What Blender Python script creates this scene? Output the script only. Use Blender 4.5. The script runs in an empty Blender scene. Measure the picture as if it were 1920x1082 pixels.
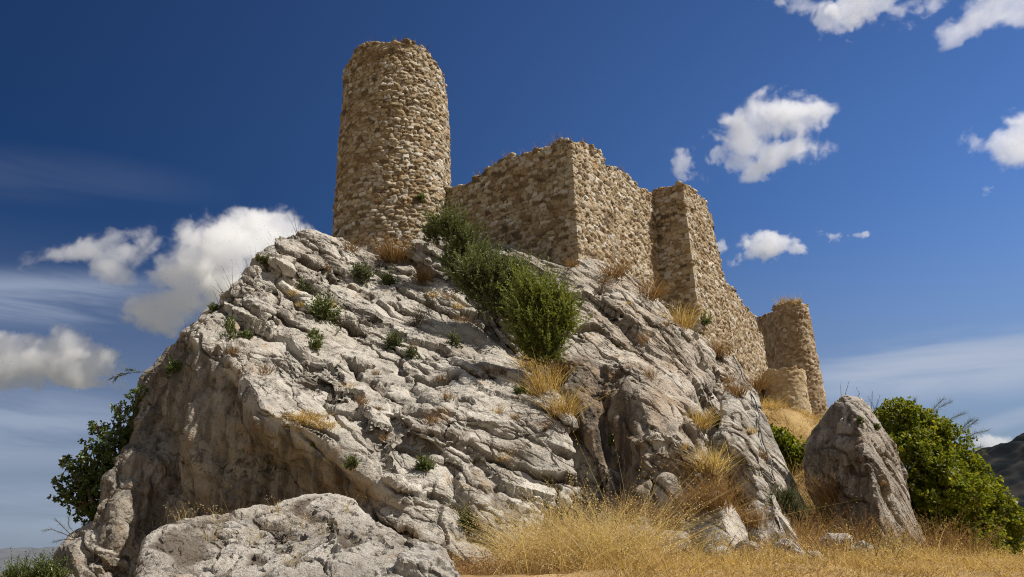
EXPOSURE = 0.36
SKY_GAMMA = 1.4
SKY_TINT = (0.345, 0.405, 0.46)
FILL_BEHIND = (0.27, 0.255, 0.235)
HAZE = (0.19, 0.225, 0.295)
SKY_LEFT = (0.20, 0.33, 0.42)
import bpy, math, random
import numpy as np
from mathutils import Vector
from mathutils.bvhtree import BVHTree
from mathutils.geometry import delaunay_2d_cdt

rng = np.random.default_rng(7)
random.seed(7)
scene = bpy.context.scene
COL = scene.collection
R = math.radians

# ------------------------------------------------------------------ camera
F = 1440.0                      # focal length in pixels of a 1920 wide frame
PITCH, ROLL = R(18.35), R(2.0)
EYE = np.array([0.0, 0.0, 1.5])
cp, sp = math.cos(PITCH), math.sin(PITCH)
r0, u0, fw = np.array([1.0, 0, 0]), np.array([0, -sp, cp]), np.array([0, cp, sp])
RT = r0 * math.cos(ROLL) - u0 * math.sin(ROLL)
UP = u0 * math.cos(ROLL) + r0 * math.sin(ROLL)


def ray(u, v):
    return RT * ((u - 960) / F) + UP * ((541 - v) / F) + fw


def at(u, v, Y):
    """point at world depth Y on the line of sight through a photograph pixel"""
    d = ray(u, v)
    return EYE + d * (Y / d[1])


def hitplane(u, v, p0, nrm):
    d = ray(u, v)
    return EYE + d * (np.dot(p0 - EYE, nrm) / np.dot(d, nrm))


def proj(P):
    q = np.asarray(P) - EYE
    z = q @ fw
    return 960 + F * (q @ RT) / z, 541 - F * (q @ UP) / z


cam_data = bpy.data.cameras.new("camera")
cam = bpy.data.objects.new("camera", cam_data)
COL.objects.link(cam)
cam_data.sensor_width = 36.0
cam_data.lens = 36.0 * F / 1920.0
cam_data.clip_start = 0.05
cam_data.clip_end = 20000
from mathutils import Matrix
m = Matrix.Identity(4)
for i in range(3):
    m[i][0], m[i][1], m[i][2], m[i][3] = RT[i], UP[i], -fw[i], EYE[i]
cam.matrix_world = m
scene.camera = cam

# ------------------------------------------------------------------ noise
def _h(ix, iy, iz, seed):
    h = (ix.astype(np.uint32) * np.uint32(374761393) + iy.astype(np.uint32) * np.uint32(668265263)
         + iz.astype(np.uint32) * np.uint32(2147483647 - 61) + np.uint32((seed * 974711 + 12345) & 0xFFFFFFFF))
    h ^= h >> np.uint32(15); h *= np.uint32(2246822519)
    h ^= h >> np.uint32(13); h *= np.uint32(3266489917)
    h ^= h >> np.uint32(16)
    return h


def hash01(ix, iy=None, iz=None, seed=0):
    ix = np.asarray(ix, np.int64)
    z = np.zeros_like(ix)
    h = _h(ix, z if iy is None else np.asarray(iy, np.int64), z if iz is None else np.asarray(iz, np.int64), seed)
    return (h & np.uint32(0xFFFFFF)).astype(np.float64) / 16777216.0


def perlin(P, seed=0):
    i = np.floor(P).astype(np.int64)
    f = P - i
    w = f * f * f * (f * (f * 6 - 15) + 10)
    out = 0
    for dx in (0, 1):
        wx = w[:, 0] if dx else 1 - w[:, 0]
        for dy in (0, 1):
            wy = w[:, 1] if dy else 1 - w[:, 1]
            for dz in (0, 1):
                wz = w[:, 2] if dz else 1 - w[:, 2]
                h = _h(i[:, 0] + dx, i[:, 1] + dy, i[:, 2] + dz, seed)
                gx = (h & np.uint32(1023)).astype(np.float64) / 511.5 - 1
                gy = ((h >> np.uint32(10)) & np.uint32(1023)).astype(np.float64) / 511.5 - 1
                gz = ((h >> np.uint32(20)) & np.uint32(1023)).astype(np.float64) / 511.5 - 1
                out = out + wx * wy * wz * (gx * (f[:, 0] - dx) + gy * (f[:, 1] - dy) + gz * (f[:, 2] - dz))
    return out * 1.4


def fbm(P, freq, octs=4, gain=0.5, seed=0, lac=2.03):
    P = np.asarray(P, float)
    a, s, f = 1.0, 0.0, freq
    for k in range(octs):
        s = s + a * perlin(P * f + 17.3 * k, seed + k)
        a *= gain; f *= lac
    return s


def ridged(P, freq, octs=4, gain=0.5, seed=0):
    a, s, f = 1.0, 0.0, freq
    for k in range(octs):
        s = s + a * (1 - 2 * np.abs(perlin(P * f + 9.1 * k, seed + k)))
        a *= gain; f *= 2.1
    return s


def worley(P, seed=0):
    i = np.floor(P).astype(np.int64)
    f1 = np.full(len(P), 9.0); f2 = np.full(len(P), 9.0); cid = np.zeros(len(P))
    for dx in (-1, 0, 1):
        for dy in (-1, 0, 1):
            for dz in (-1, 0, 1):
                a, b, c = i[:, 0] + dx, i[:, 1] + dy, i[:, 2] + dz
                h = _h(a, b, c, seed)
                q = np.stack([a + (h & np.uint32(1023)) / 1023.0, b + ((h >> np.uint32(10)) & np.uint32(1023)) / 1023.0,
                              c + ((h >> np.uint32(20)) & np.uint32(1023)) / 1023.0], 1)
                d = np.sqrt(((q - P) ** 2).sum(1))
                m1 = d < f1
                f2 = np.where(m1, f1, np.minimum(f2, d))
                cid = np.where(m1, (h >> np.uint32(5)) & np.uint32(4095), cid)
                f1 = np.where(m1, d, f1)
    return f1, f2, cid / 4096.0


def sstep(a, b, x):
    t = np.clip((x - a) / (b - a), 0, 1)
    return t * t * (3 - 2 * t)


# ------------------------------------------------------------------ mesh helpers
def mesh_from(name, V, Fc, mat, parent=None, smooth=True, attrs=None, quads=False):
    V = np.asarray(V, np.float32); Fc = np.asarray(Fc, np.int32)
    k = Fc.shape[1]
    me = bpy.data.meshes.new(name)
    me.vertices.add(len(V)); me.vertices.foreach_set("co", V.ravel())
    me.loops.add(Fc.size); me.loops.foreach_set("vertex_index", Fc.ravel())
    me.polygons.add(len(Fc)); me.polygons.foreach_set("loop_start", np.arange(0, Fc.size, k, dtype=np.int32))
    me.polygons.foreach_set("use_smooth", np.full(len(Fc), bool(smooth)))
    me.update(calc_edges=True)
    for an, av in (attrs or {}).items():
        a = me.attributes.new(an, 'FLOAT', 'POINT')
        a.data.foreach_set("value", np.asarray(av, np.float32))
    me.materials.append(mat)
    o = bpy.data.objects.new(name, me)
    COL.objects.link(o)
    if parent is not None:
        o.parent = parent
    return o


def tag(o, label=None, cat=None, group=None, kind=None):
    if label: o["label"] = label
    if cat: o["category"] = cat
    if group: o["group"] = group
    if kind: o["kind"] = kind
    return o


def thing(name, label, cat, loc, group=None):
    o = bpy.data.objects.new(name, None)
    o.empty_display_size = 0.2
    COL.objects.link(o)
    o.location = Vector([float(c) for c in loc])
    return tag(o, label, cat, group)


def vnormals(V, T):
    n = np.cross(V[T[:, 1]] - V[T[:, 0]], V[T[:, 2]] - V[T[:, 0]])
    N = np.zeros_like(V)
    for k in range(3):
        for c in range(3):
            N[:, c] += np.bincount(T[:, k], weights=n[:, c], minlength=len(V))
    return N / np.maximum(np.linalg.norm(N, axis=1, keepdims=True), 1e-9)


def refine(V, T, limit, iters=12):
    """split edges longer than limit(midpoints) until none is left; V may carry extra columns after xyz"""
    for _ in range(iters):
        E = np.concatenate([T[:, [0, 1]], T[:, [1, 2]], T[:, [2, 0]]])
        key = np.sort(E, axis=1)
        kk = key[:, 0].astype(np.int64) * len(V) + key[:, 1]
        uq, inv = np.unique(kk, return_inverse=True)
        a, b = uq // len(V), uq % len(V)
        mid = (V[a] + V[b]) * 0.5
        ln = np.linalg.norm(V[a, :3] - V[b, :3], axis=1)
        mk = ln > limit(mid)
        if not mk.any():
            break
        idx = np.full(len(uq), -1, np.int64)
        idx[mk] = len(V) + np.arange(mk.sum())
        V = np.concatenate([V, mid[mk]])
        nT = len(T)
        e = idx[inv].reshape(3, nT).T
        cnt = (e >= 0).sum(1)
        out = [T[cnt == 0]]
        for sh in range(3):
            r = lambda A: np.roll(A, -sh, axis=1)
            t, q = r(T), r(e)
            s = (cnt == 1) & (q[:, 0] >= 0)
            if s.any():
                tt, mm = t[s], q[s, 0]
                out += [np.stack([tt[:, 0], mm, tt[:, 2]], 1), np.stack([mm, tt[:, 1], tt[:, 2]], 1)]
            s = (cnt == 2) & (q[:, 2] < 0)
            if s.any():
                tt, m0, m1 = t[s], q[s, 0], q[s, 1]
                out += [np.stack([tt[:, 1], m1, m0], 1), np.stack([tt[:, 0], m0, m1], 1), np.stack([tt[:, 0], m1, tt[:, 2]], 1)]
        s = cnt == 3
        if s.any():
            tt, q = T[s], e[s]
            out += [np.stack([tt[:, 0], q[:, 0], q[:, 2]], 1), np.stack([q[:, 0], tt[:, 1], q[:, 1]], 1),
                    np.stack([q[:, 2], q[:, 1], tt[:, 2]], 1), q]
        T = np.concatenate(out)
    return V, T


def laplace(V, T, it, lam=0.5):
    E = np.concatenate([T[:, [0, 1]], T[:, [1, 2]], T[:, [2, 0]]])
    n = len(V)
    cnt = np.maximum(np.bincount(E[:, 0], minlength=n) + np.bincount(E[:, 1], minlength=n), 1)
    for _ in range(it):
        S = np.zeros((n, 3))
        for c in range(3):
            S[:, c] = np.bincount(E[:, 0], weights=V[E[:, 1], c], minlength=n) + np.bincount(E[:, 1], weights=V[E[:, 0], c], minlength=n)
        V[:, :3] += lam * (S / cnt[:, None] - V[:, :3])
    return V


# ------------------------------------------------------------------ node helper
class NT:
    def __init__(s, tree):
        s.t = tree; s.n = tree.nodes; s.l = tree.links
        s.n.clear()
    def new(s, typ, **kw):
        n = s.n.new(typ)
        for k, v in kw.items():
            setattr(n, k, v)
        return n
    def put(s, sock, v):
        if hasattr(v, "is_output") or isinstance(v, bpy.types.NodeSocket):
            s.l.new(v, sock)
        elif v is not None:
            sock.default_value = v
    def math(s, op, a, b=None, c=None, clamp=False):
        n = s.new("ShaderNodeMath", operation=op, use_clamp=clamp)
        for i, v in enumerate((a, b, c)):
            if v is not None: s.put(n.inputs[i], v)
        return n.outputs[0]
    def vmath(s, op, a, b=None, out=0, scale=None):
        n = s.new("ShaderNodeVectorMath", operation=op)
        s.put(n.inputs[0], a)
        if b is not None: s.put(n.inputs[1], b)
        if scale is not None: s.put(n.inputs["Scale"], scale)
        return n.outputs[out]
    def dot(s, a, b):
        return s.vmath("DOT_PRODUCT", a, b, out="Value")
    def noise(s, vec, scale, detail=4, rough=0.55, dist=0.0, out="Fac"):
        n = s.new("ShaderNodeTexNoise")
        s.put(n.inputs["Vector"], vec); n.inputs["Scale"].default_value = scale
        n.inputs["Detail"].default_value = detail; n.inputs["Roughness"].default_value = rough
        n.inputs["Distortion"].default_value = dist
        return n.outputs[out]
    def ramp(s, fac, stops):
        n = s.new("ShaderNodeValToRGB")
        cr = n.color_ramp
        while len(cr.elements) < len(stops): cr.elements.new(0.5)
        for e, (p, c) in zip(cr.elements, stops):
            e.position = p
            e.color = (*c, 1) if hasattr(c, "__len__") else (c, c, c, 1)
        s.put(n.inputs[0], fac)
        return n.outputs[0]
    def mix(s, fac, a, b, typ='MIX'):
        n = s.new("ShaderNodeMix", data_type='RGBA', blend_type=typ)
        s.put(n.inputs[0], fac)
        for i, v in ((6, a), (7, b)):
            if isinstance(v, tuple) and len(v) == 3: v = (*v, 1)
            s.put(n.inputs[i], v)
        return n.outputs[2]
    def smooth(s, x, a, b, lo=0.0, hi=1.0):
        n = s.new("ShaderNodeMapRange", interpolation_type='SMOOTHSTEP')
        s.put(n.inputs[0], x)
        for i, v in zip((1, 2, 3, 4), (a, b, lo, hi)): n.inputs[i].default_value = v
        return n.outputs[0]
    def attr(s, name):
        return s.new("ShaderNodeAttribute", attribute_name=name).outputs["Fac"]
    def pos(s):
        return s.new("ShaderNodeNewGeometry").outputs["Position"]


def material(name):
    m = bpy.data.materials.new(name); m.use_nodes = True
    t = NT(m.node_tree)
    out = t.new("ShaderNodeOutputMaterial")
    b = t.new("ShaderNodeBsdfPrincipled")
    t.l.new(b.outputs[0], out.inputs[0])
    b.inputs["Specular IOR Level"].default_value = 0.25
    b.inputs["Roughness"].default_value = 0.9
    return m, t, b, out


def rock_material(name, light, dark, tan, tanmix=0.5, lichen=0.5, scale=1.0, tint=(1, 1, 1)):
    m, t, b, out = material(name)
    P = t.pos()
    st = t.vmath("MULTIPLY", P, (2.6, 2.6, 0.28))
    n1 = t.noise(P, 0.9 * scale, 9, 0.62, 0.4)
    c = t.ramp(n1, [(0.32, dark), (0.5, tuple((a + d) / 2 for a, d in zip(light, dark))), (0.66, light)])
    n2 = t.noise(P, 0.42 * scale, 6, 0.6, 0.8)
    n2b = t.noise(st, 1.0, 5, 0.6)
    tn = t.math("ADD", t.math("MULTIPLY", t.smooth(n2, 0.46, 0.66), 0.55), t.math("MULTIPLY", t.attr("tan"), t.smooth(n2b, 0.3, 0.62)))
    c = t.mix(t.math("MULTIPLY", tn, tanmix, clamp=True), c, tan)
    # rust streaks that run down old seeps
    rs = t.math("MULTIPLY", t.smooth(n2b, 0.56, 0.66), t.math("MULTIPLY", t.attr("tan"), 0.55))
    c = t.mix(rs, c, (0.33, 0.17, 0.06))
    # ochre iron stains in the open
    c = t.mix(t.math("MULTIPLY", t.smooth(t.noise(P, 1.3 * scale, 7, 0.66, 0.8), 0.57, 0.68), 0.5), c, (0.40, 0.25, 0.12))
    # grey-black lichen blotches and water streaks
    n3 = t.noise(P, 5.5 * scale, 8, 0.68, 0.3)
    n4 = t.noise(P, 0.7 * scale, 4, 0.5)
    lf = t.math("MULTIPLY", t.smooth(n3, 0.51, 0.60), t.smooth(n4, 0.38, 0.60))
    c = t.mix(t.math("MULTIPLY", lf, lichen), c, (0.085, 0.08, 0.075))
    n6 = t.noise(t.vmath("MULTIPLY", P, (3.4, 3.4, 0.35)), 1.0, 6, 0.6)
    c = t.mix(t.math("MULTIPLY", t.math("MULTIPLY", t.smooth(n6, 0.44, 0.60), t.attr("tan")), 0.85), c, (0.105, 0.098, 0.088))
    # each block weathers to its own grey; the overhang's shade is painted in too
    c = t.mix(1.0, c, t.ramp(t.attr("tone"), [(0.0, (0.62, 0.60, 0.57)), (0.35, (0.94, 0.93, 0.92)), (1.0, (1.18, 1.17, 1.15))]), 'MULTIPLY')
    # earth packed in the cracks
    c = t.mix(t.math("MULTIPLY", t.attr("crack"), 0.9), c, (0.12, 0.09, 0.06))
    n5 = t.noise(P, 30 * scale, 5, 0.7)
    c = t.mix(0.8, c, t.ramp(n5, [(0.3, 0.62), (0.5, 0.95), (0.7, 1.1)]), 'MULTIPLY')
    if tint != (1, 1, 1):
        c = t.mix(1.0, c, tint, 'MULTIPLY')
    t.l.new(c, b.inputs["Base Color"])
    vor = t.new("ShaderNodeTexVoronoi", feature='F1'); t.put(vor.inputs["Vector"], P); vor.inputs["Scale"].default_value = 11 * scale
    hgt = t.math("ADD", t.math("MULTIPLY", t.noise(P, 13 * scale, 9, 0.72), 1.0), t.math("MULTIPLY", t.smooth(vor.outputs["Distance"], 0.0, 0.35), 0.22))
    bp = t.new("ShaderNodeBump"); bp.inputs["Strength"].default_value = 0.9; bp.inputs["Distance"].default_value = 0.085
    t.put(bp.inputs["Height"], hgt)
    t.l.new(bp.outputs[0], b.inputs["Normal"])
    return m


def leaf_material(name, c0, c1, c2, rough=0.5, trans=0.35, spec=0.3):
    m, t, b, out = material(name)
    a = t.attr("rnd")
    c = t.ramp(a, [(0.0, c0), (0.55, c1), (1.0, c2)])
    t.l.new(c, b.inputs["Base Color"])
    b.inputs["Roughness"].default_value = rough
    b.inputs["Specular IOR Level"].default_value = spec
    tr = t.new("ShaderNodeBsdfTranslucent")
    t.l.new(t.mix(1.0, c, (1.25, 1.15, 0.6), 'MULTIPLY'), tr.inputs[0])
    mx = t.new("ShaderNodeMixShader"); mx.inputs[0].default_value = trans
    t.l.new(b.outputs[0], mx.inputs[1]); t.l.new(tr.outputs[0], mx.inputs[2])
    t.l.new(mx.outputs[0], out.inputs[0])
    return m


def plain_material(name, c0, c1, scale=8, rough=0.85):
    m, t, b, out = material(name)
    t.l.new(t.ramp(t.noise(t.pos(), scale, 6, 0.6), [(0.3, c0), (0.7, c1)]), b.inputs["Base Color"])
    b.inputs["Roughness"].default_value = rough
    return m


def stone_material(name, cols, mortar, joint_w=1.0, darker=0.0):
    m, t, b, out = material(name)
    P = t.pos()
    c = t.ramp(t.attr("rnd"), cols)
    n1 = t.noise(P, 7, 7, 0.65, 0.3)
    c = t.mix(0.75, c, t.ramp(n1, [(0.28, 0.6), (0.5, 0.95), (0.72, 1.15)]), 'MULTIPLY')
    big = t.noise(P, 0.55, 5, 0.6, 0.5)
    c = t.mix(t.math("MULTIPLY", t.smooth(big, 0.48, 0.66), 0.45), c, (0.27, 0.17, 0.085))
    c = t.mix(t.math("MULTIPLY", t.smooth(t.noise(P, 3.2, 7, 0.66), 0.57, 0.68), 0.55), c, (0.10, 0.085, 0.065))
    c = t.mix(t.math("MULTIPLY", t.smooth(t.noise(P, 2.1, 5, 0.6, 0.6), 0.62, 0.7), 0.6), c, (0.36, 0.17, 0.05))
    mc = t.ramp(t.noise(P, 2.2, 6, 0.6), [(0.35, mortar), (0.65, tuple(0.62 * x for x in mortar))])
    c = t.mix(t.attr("joint"), c, mc)
    c = t.mix(0.7, c, t.ramp(t.noise(P, 42, 4, 0.65), [(0.3, 0.7), (0.55, 1.0), (0.75, 1.12)]), 'MULTIPLY')
    t.l.new(c, b.inputs["Base Color"])
    bp = t.new("ShaderNodeBump"); bp.inputs["Strength"].default_value = 0.8; bp.inputs["Distance"].default_value = 0.04
    t.put(bp.inputs["Height"], t.noise(P, 16, 8, 0.7))
    t.l.new(bp.outputs[0], b.inputs["Normal"])
    return m
# ------------------------------------------------------------------ materials
LIME = rock_material("limestone", (0.67, 0.645, 0.585), (0.40, 0.375, 0.335), (0.31, 0.255, 0.195), 0.55, 0.8)
LIME_WARM = rock_material("warm_limestone", (0.64, 0.60, 0.53), (0.42, 0.385, 0.33), (0.37, 0.26, 0.165), 0.75, 0.8)
LIME_NEAR = rock_material("pitted_limestone", (0.74, 0.71, 0.65), (0.46, 0.43, 0.385), (0.42, 0.31, 0.20), 0.35, 0.8, 1.7)
LIME_GREY = rock_material("grey_limestone", (0.62, 0.585, 0.53), (0.28, 0.258, 0.225), (0.31, 0.235, 0.16), 0.6, 1.0, 1.3)
STONE = stone_material("rubble_masonry", [(0.0, (0.11, 0.085, 0.06)), (0.18, (0.25, 0.178, 0.098)), (0.42, (0.385, 0.30, 0.19)), (0.70, (0.475, 0.40, 0.285)), (0.88, (0.50, 0.455, 0.385)), (1.0, (0.64, 0.60, 0.53))], (0.125, 0.085, 0.048))
STONE_FAR = stone_material("old_rubble_masonry", [(0.0, (0.19, 0.135, 0.08)), (0.3, (0.33, 0.245, 0.15)), (0.7, (0.44, 0.35, 0.235)), (1.0, (0.52, 0.45, 0.36))], (0.20, 0.135, 0.075))
STONE_PALE = stone_material("pale_mortared_masonry", [(0.0, (0.45, 0.35, 0.21)), (0.5, (0.52, 0.43, 0.28)), (1.0, (0.60, 0.53, 0.41))], (0.42, 0.31, 0.17))
GRASS = leaf_material("dry_grass_blades", (0.28, 0.185, 0.075), (0.47, 0.34, 0.145), (0.64, 0.51, 0.27), 0.6, 0.4, 0.2)
GRASS_PALE = leaf_material("straw_blades", (0.36, 0.255, 0.115), (0.56, 0.44, 0.225), (0.72, 0.61, 0.37), 0.6, 0.4, 0.2)
GRASS_RED = leaf_material("rusty_dry_twigs", (0.15, 0.09, 0.045), (0.27, 0.165, 0.08), (0.40, 0.27, 0.14), 0.7, 0.25, 0.1)
OLIVE = leaf_material("olive_leaves", (0.045, 0.065, 0.022), (0.115, 0.145, 0.05), (0.25, 0.28, 0.13), 0.55, 0.3, 0.3)
OLIVE_BRIGHT = leaf_material("young_green_leaves", (0.055, 0.08, 0.018), (0.17, 0.21, 0.042), (0.34, 0.37, 0.10), 0.5, 0.4, 0.3)
FIG = leaf_material("glossy_green_leaves", (0.05, 0.08, 0.010), (0.165, 0.205, 0.018), (0.40, 0.37, 0.04), 0.5, 0.48, 0.3)
OAK = leaf_material("dark_green_leaves", (0.035, 0.06, 0.018), (0.10, 0.145, 0.04), (0.20, 0.25, 0.07), 0.4, 0.3, 0.4)
SAGE = leaf_material("grey_green_leaves", (0.045, 0.06, 0.03), (0.11, 0.13, 0.07), (0.22, 0.245, 0.15), 0.7, 0.25, 0.2)
BARK = plain_material("bark", (0.10, 0.07, 0.045), (0.22, 0.17, 0.12), 14)
TWIG = plain_material("dry_twig", (0.10, 0.075, 0.05), (0.20, 0.15, 0.10), 20)
CABLE = plain_material("black_rubber", (0.025, 0.025, 0.027), (0.05, 0.05, 0.052), 9, 0.5)

m, t, b, out = material("dry_earth"); SOIL = m
P = t.pos()
c = t.ramp(t.noise(P, 0.9, 8, 0.65), [(0.3, (0.20, 0.13, 0.06)), (0.5, (0.34, 0.23, 0.095)), (0.7, (0.46, 0.33, 0.15))])
c = t.mix(t.smooth(t.noise(P, 14, 6, 0.7), 0.55, 0.7), c, (0.13, 0.085, 0.045))
dist = t.vmath("LENGTH", P, out="Value")
farc = t.ramp(t.noise(P, 0.02, 8, 0.7), [(0.35, (0.05, 0.06, 0.035)), (0.6, (0.16, 0.14, 0.08))])
c = t.mix(t.smooth(dist, 60, 200), c, farc)
t.l.new(c, b.inputs["Base Color"])
bp = t.new("ShaderNodeBump"); bp.inputs["Strength"].default_value = 0.8; bp.inputs["Distance"].default_value = 0.06
t.put(bp.inputs["Height"], t.noise(P, 9, 8, 0.7)); t.l.new(bp.outputs[0], b.inputs["Normal"])

m, t, b, out = material("wooded_hillside"); HILLMAT = m
P = t.pos()
vo = t.new("ShaderNodeTexVoronoi", feature='F1'); t.put(vo.inputs["Vector"], P); vo.inputs["Scale"].default_value = 0.13
c = t.ramp(t.math("ADD", t.math("MULTIPLY", vo.outputs["Distance"], 0.55), t.math("MULTIPLY", t.noise(P, 0.05, 8, 0.7), 0.7)),
           [(0.4, (0.012, 0.015, 0.018)), (0.62, (0.018, 0.021, 0.024)), (0.9, (0.05, 0.047, 0.045))])  # bluish tint stands in for haze over the hill
t.l.new(c, b.inputs["Base Color"]); b.inputs["Roughness"].default_value = 1.0; b.inputs["Specular IOR Level"].default_value = 0.0

# ------------------------------------------------------------------ sun and sky
SUN_EL, SUN_AZ = R(54), R(180 - 86)          # azimuth clockwise from +Y (the view): behind the camera, to the right
Ldir = np.array([math.sin(SUN_AZ) * math.cos(SUN_EL), math.cos(SUN_AZ) * math.cos(SUN_EL), math.sin(SUN_EL)])
sl = bpy.data.lights.new("sun", 'SUN'); sl.energy = 5.0; sl.angle = R(0.53); sl.color = (1.0, 0.92, 0.80)
so = bpy.data.objects.new("sun", sl); COL.objects.link(so)
so.rotation_euler = Vector(Ldir).to_track_quat('Z', 'Y').to_euler()
so.location = (30, -20, 40)

world = bpy.data.worlds.new("World"); scene.world = world; world.use_nodes = True
t = NT(world.node_tree)
wout = t.new("ShaderNodeOutputWorld"); bg = t.new("ShaderNodeBackground"); t.l.new(bg.outputs[0], wout.inputs[0])
sky = t.new("ShaderNodeTexSky", sky_type='NISHITA')
sky.sun_disc = False; sky.sun_elevation = SUN_EL; sky.sun_rotation = SUN_AZ
sky.altitude = 900; sky.air_density = 1.0; sky.dust_density = 0.35; sky.ozone_density = 2.2
WS = 0.10
D = t.new("ShaderNodeTexCoord").outputs["Generated"]
D = t.vmath("NORMALIZE", D)
gm = t.new("ShaderNodeGamma"); t.l.new(sky.outputs[0], gm.inputs[0]); gm.inputs[1].default_value = SKY_GAMMA
skyc = t.mix(1.0, gm.outputs[0], SKY_TINT, 'MULTIPLY')
sep = t.new("ShaderNodeSeparateXYZ"); t.l.new(D, sep.inputs[0])

def ellipse(u, v, rx, ry, rot=0.0, w=1.0):
    c = ray(u, v); L = np.linalg.norm(c); c = c / L
    a = RT - c * np.dot(RT, c); a /= np.linalg.norm(a); bb = np.cross(c, a) * -1
    if np.dot(bb, UP) < 0: bb = -bb
    cr, sr = math.cos(R(rot)), math.sin(R(rot))
    ax = (a * cr + bb * sr); ay = (bb * cr - a * sr)
    sx, sy = rx / (F * L), ry / (F * L)
    zc = t.math("MAXIMUM", t.dot(D, tuple(c)), 0.02)
    x = t.math("DIVIDE", t.dot(D, tuple(ax / sx)), zc)
    y = t.math("DIVIDE", t.dot(D, tuple(ay / sy)), zc)
    rr = t.math("SQRT", t.math("ADD", t.math("MULTIPLY", x, x), t.math("MULTIPLY", y, y)))
    e = t.math("MULTIPLY", t.math("SUBTRACT", 1.0, rr), w)
    return e, y


# thin high cloud in long bands
cz = t.vmath("MULTIPLY", D, (3.0, 3.0, 26.0))
ci = t.noise(cz, 1.0, 7, 0.55, 0.8)


def band(u, v, rx, ry, rot, w):
    e, y = ellipse(u, v, rx, ry, rot)
    return t.math("MULTIPLY", t.smooth(e, 0.0, 0.8), w)


bands = [band(110, 560, 420, 70, -2, 0.8), band(1780, 690, 480, 84, 7, 1.15), band(1900, 785, 170, 22, 20, 0.5), band(60, 800, 460, 110, 0, 0.65), band(60, 960, 500, 90, 0, 0.5), band(60, 330, 420, 70, -6, 0.08)]
cir = bands[0]
for bnd in bands[1:]: cir = t.math("MAXIMUM", cir, bnd)
cir = t.math("MULTIPLY", cir, t.smooth(ci, 0.26, 0.62))
# added fill light: broken bright cloud painted into the unseen sky behind the camera
nC = t.noise(D, 2.2, 4, 0.58, 0.3)
beh = t.math("MULTIPLY", t.smooth(sep.outputs[1], 0.10, -0.35), t.smooth(nC, 0.38, 0.55))
sdot = t.dot(D, tuple(Ldir))
skyc = t.mix(t.smooth(sdot, -0.15, 0.62), t.mix(1.0, skyc, SKY_LEFT, 'MULTIPLY'), skyc)
skyc = t.mix(t.math('MULTIPLY', t.smooth(sep.outputs[2], 0.36, 0.80), 0.45), skyc, t.mix(1.0, skyc, (0.35, 0.42, 0.55), 'MULTIPLY'))
# pale dusty air close to the horizon
hz = t.math("MULTIPLY", t.smooth(sep.outputs[2], 0.40, 0.0), 0.88)
skyc = t.mix(hz, skyc, tuple(x / WS for x in HAZE))
col = t.mix(t.math("MULTIPLY", cir, 0.8), skyc, tuple(x / WS for x in (0.33, 0.38, 0.48)))
col = t.mix(beh, col, tuple(x / WS for x in FILL_BEHIND))
t.l.new(col, bg.inputs[0]); bg.inputs[1].default_value = WS

scene.view_settings.view_transform = 'Standard'
scene.view_settings.look = 'None'
scene.view_settings.exposure = EXPOSURE
scene.view_settings.gamma = 1.0
scene.render.engine = 'CYCLES'
scene.cycles.use_denoising = True
scene.cycles.denoiser = 'OPENIMAGEDENOISE'
scene.cycles.denoising_input_passes = 'RGB_ALBEDO_NORMAL'
scene.cycles.denoising_prefilter = 'NONE'
scene.cycles.filter_width = 1.05
scene.cycles.max_bounces = 6
scene.cycles.diffuse_bounces = 3
scene.cycles.transparent_max_bounces = 4
scene.cycles.volume_bounces = 14
scene.cycles.max_bounces = 14
scene.cycles.volume_step_rate = 2.0

# ------------------------------------------------------------------ rocks
NB0 = NB = np.array([0.455, -0.235, 0.86]); NB = NB / np.linalg.norm(NB); TDIR = np.array([0.79, -0.41, -0.46])      # bedding normal: the beds dip to the right
NJ = np.array([0.82, 0.45, -0.12]); NJ /= np.linalg.norm(NJ)      # main joint set
BVHS = []
ROCKPTS = []


def strata(P, T, seed, joint=1.2, warp=0.22):
    """stepped bedding with cross joints: returns offset (-1..1), groove mask"""
    w = fbm(P, 0.55, 4, 0.55, seed + 3)
    s = (P @ NB + warp * w) / T
    i = np.floor(s); f = s - i
    j = (P @ NJ + 0.5 * fbm(P, 0.8, 3, 0.5, seed + 8)) / (T * joint * 1.9) + hash01(i, seed=seed + 1) * 5
    k = np.floor(j); g = j - k
    h = hash01(i, k, seed=seed + 2)
    h2 = hash01(i + 1, k, seed=seed + 2)
    prof = h * 2 - 1 + 1.1 * (0.5 - f)          # each bed sticks out at its foot-side and steps back
    e = np.minimum(f, 1 - f) * T
    ej = np.minimum(g, 1 - g) * T * joint * 1.9
    wob = np.abs(fbm(P, 3.0, 3, 0.6, seed + 5)) * 0.03
    gro = np.maximum(sstep(0.05, 0.0, e - wob), 0.7 * sstep(0.045, 0.0, ej - wob))
    return prof, gro


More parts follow.
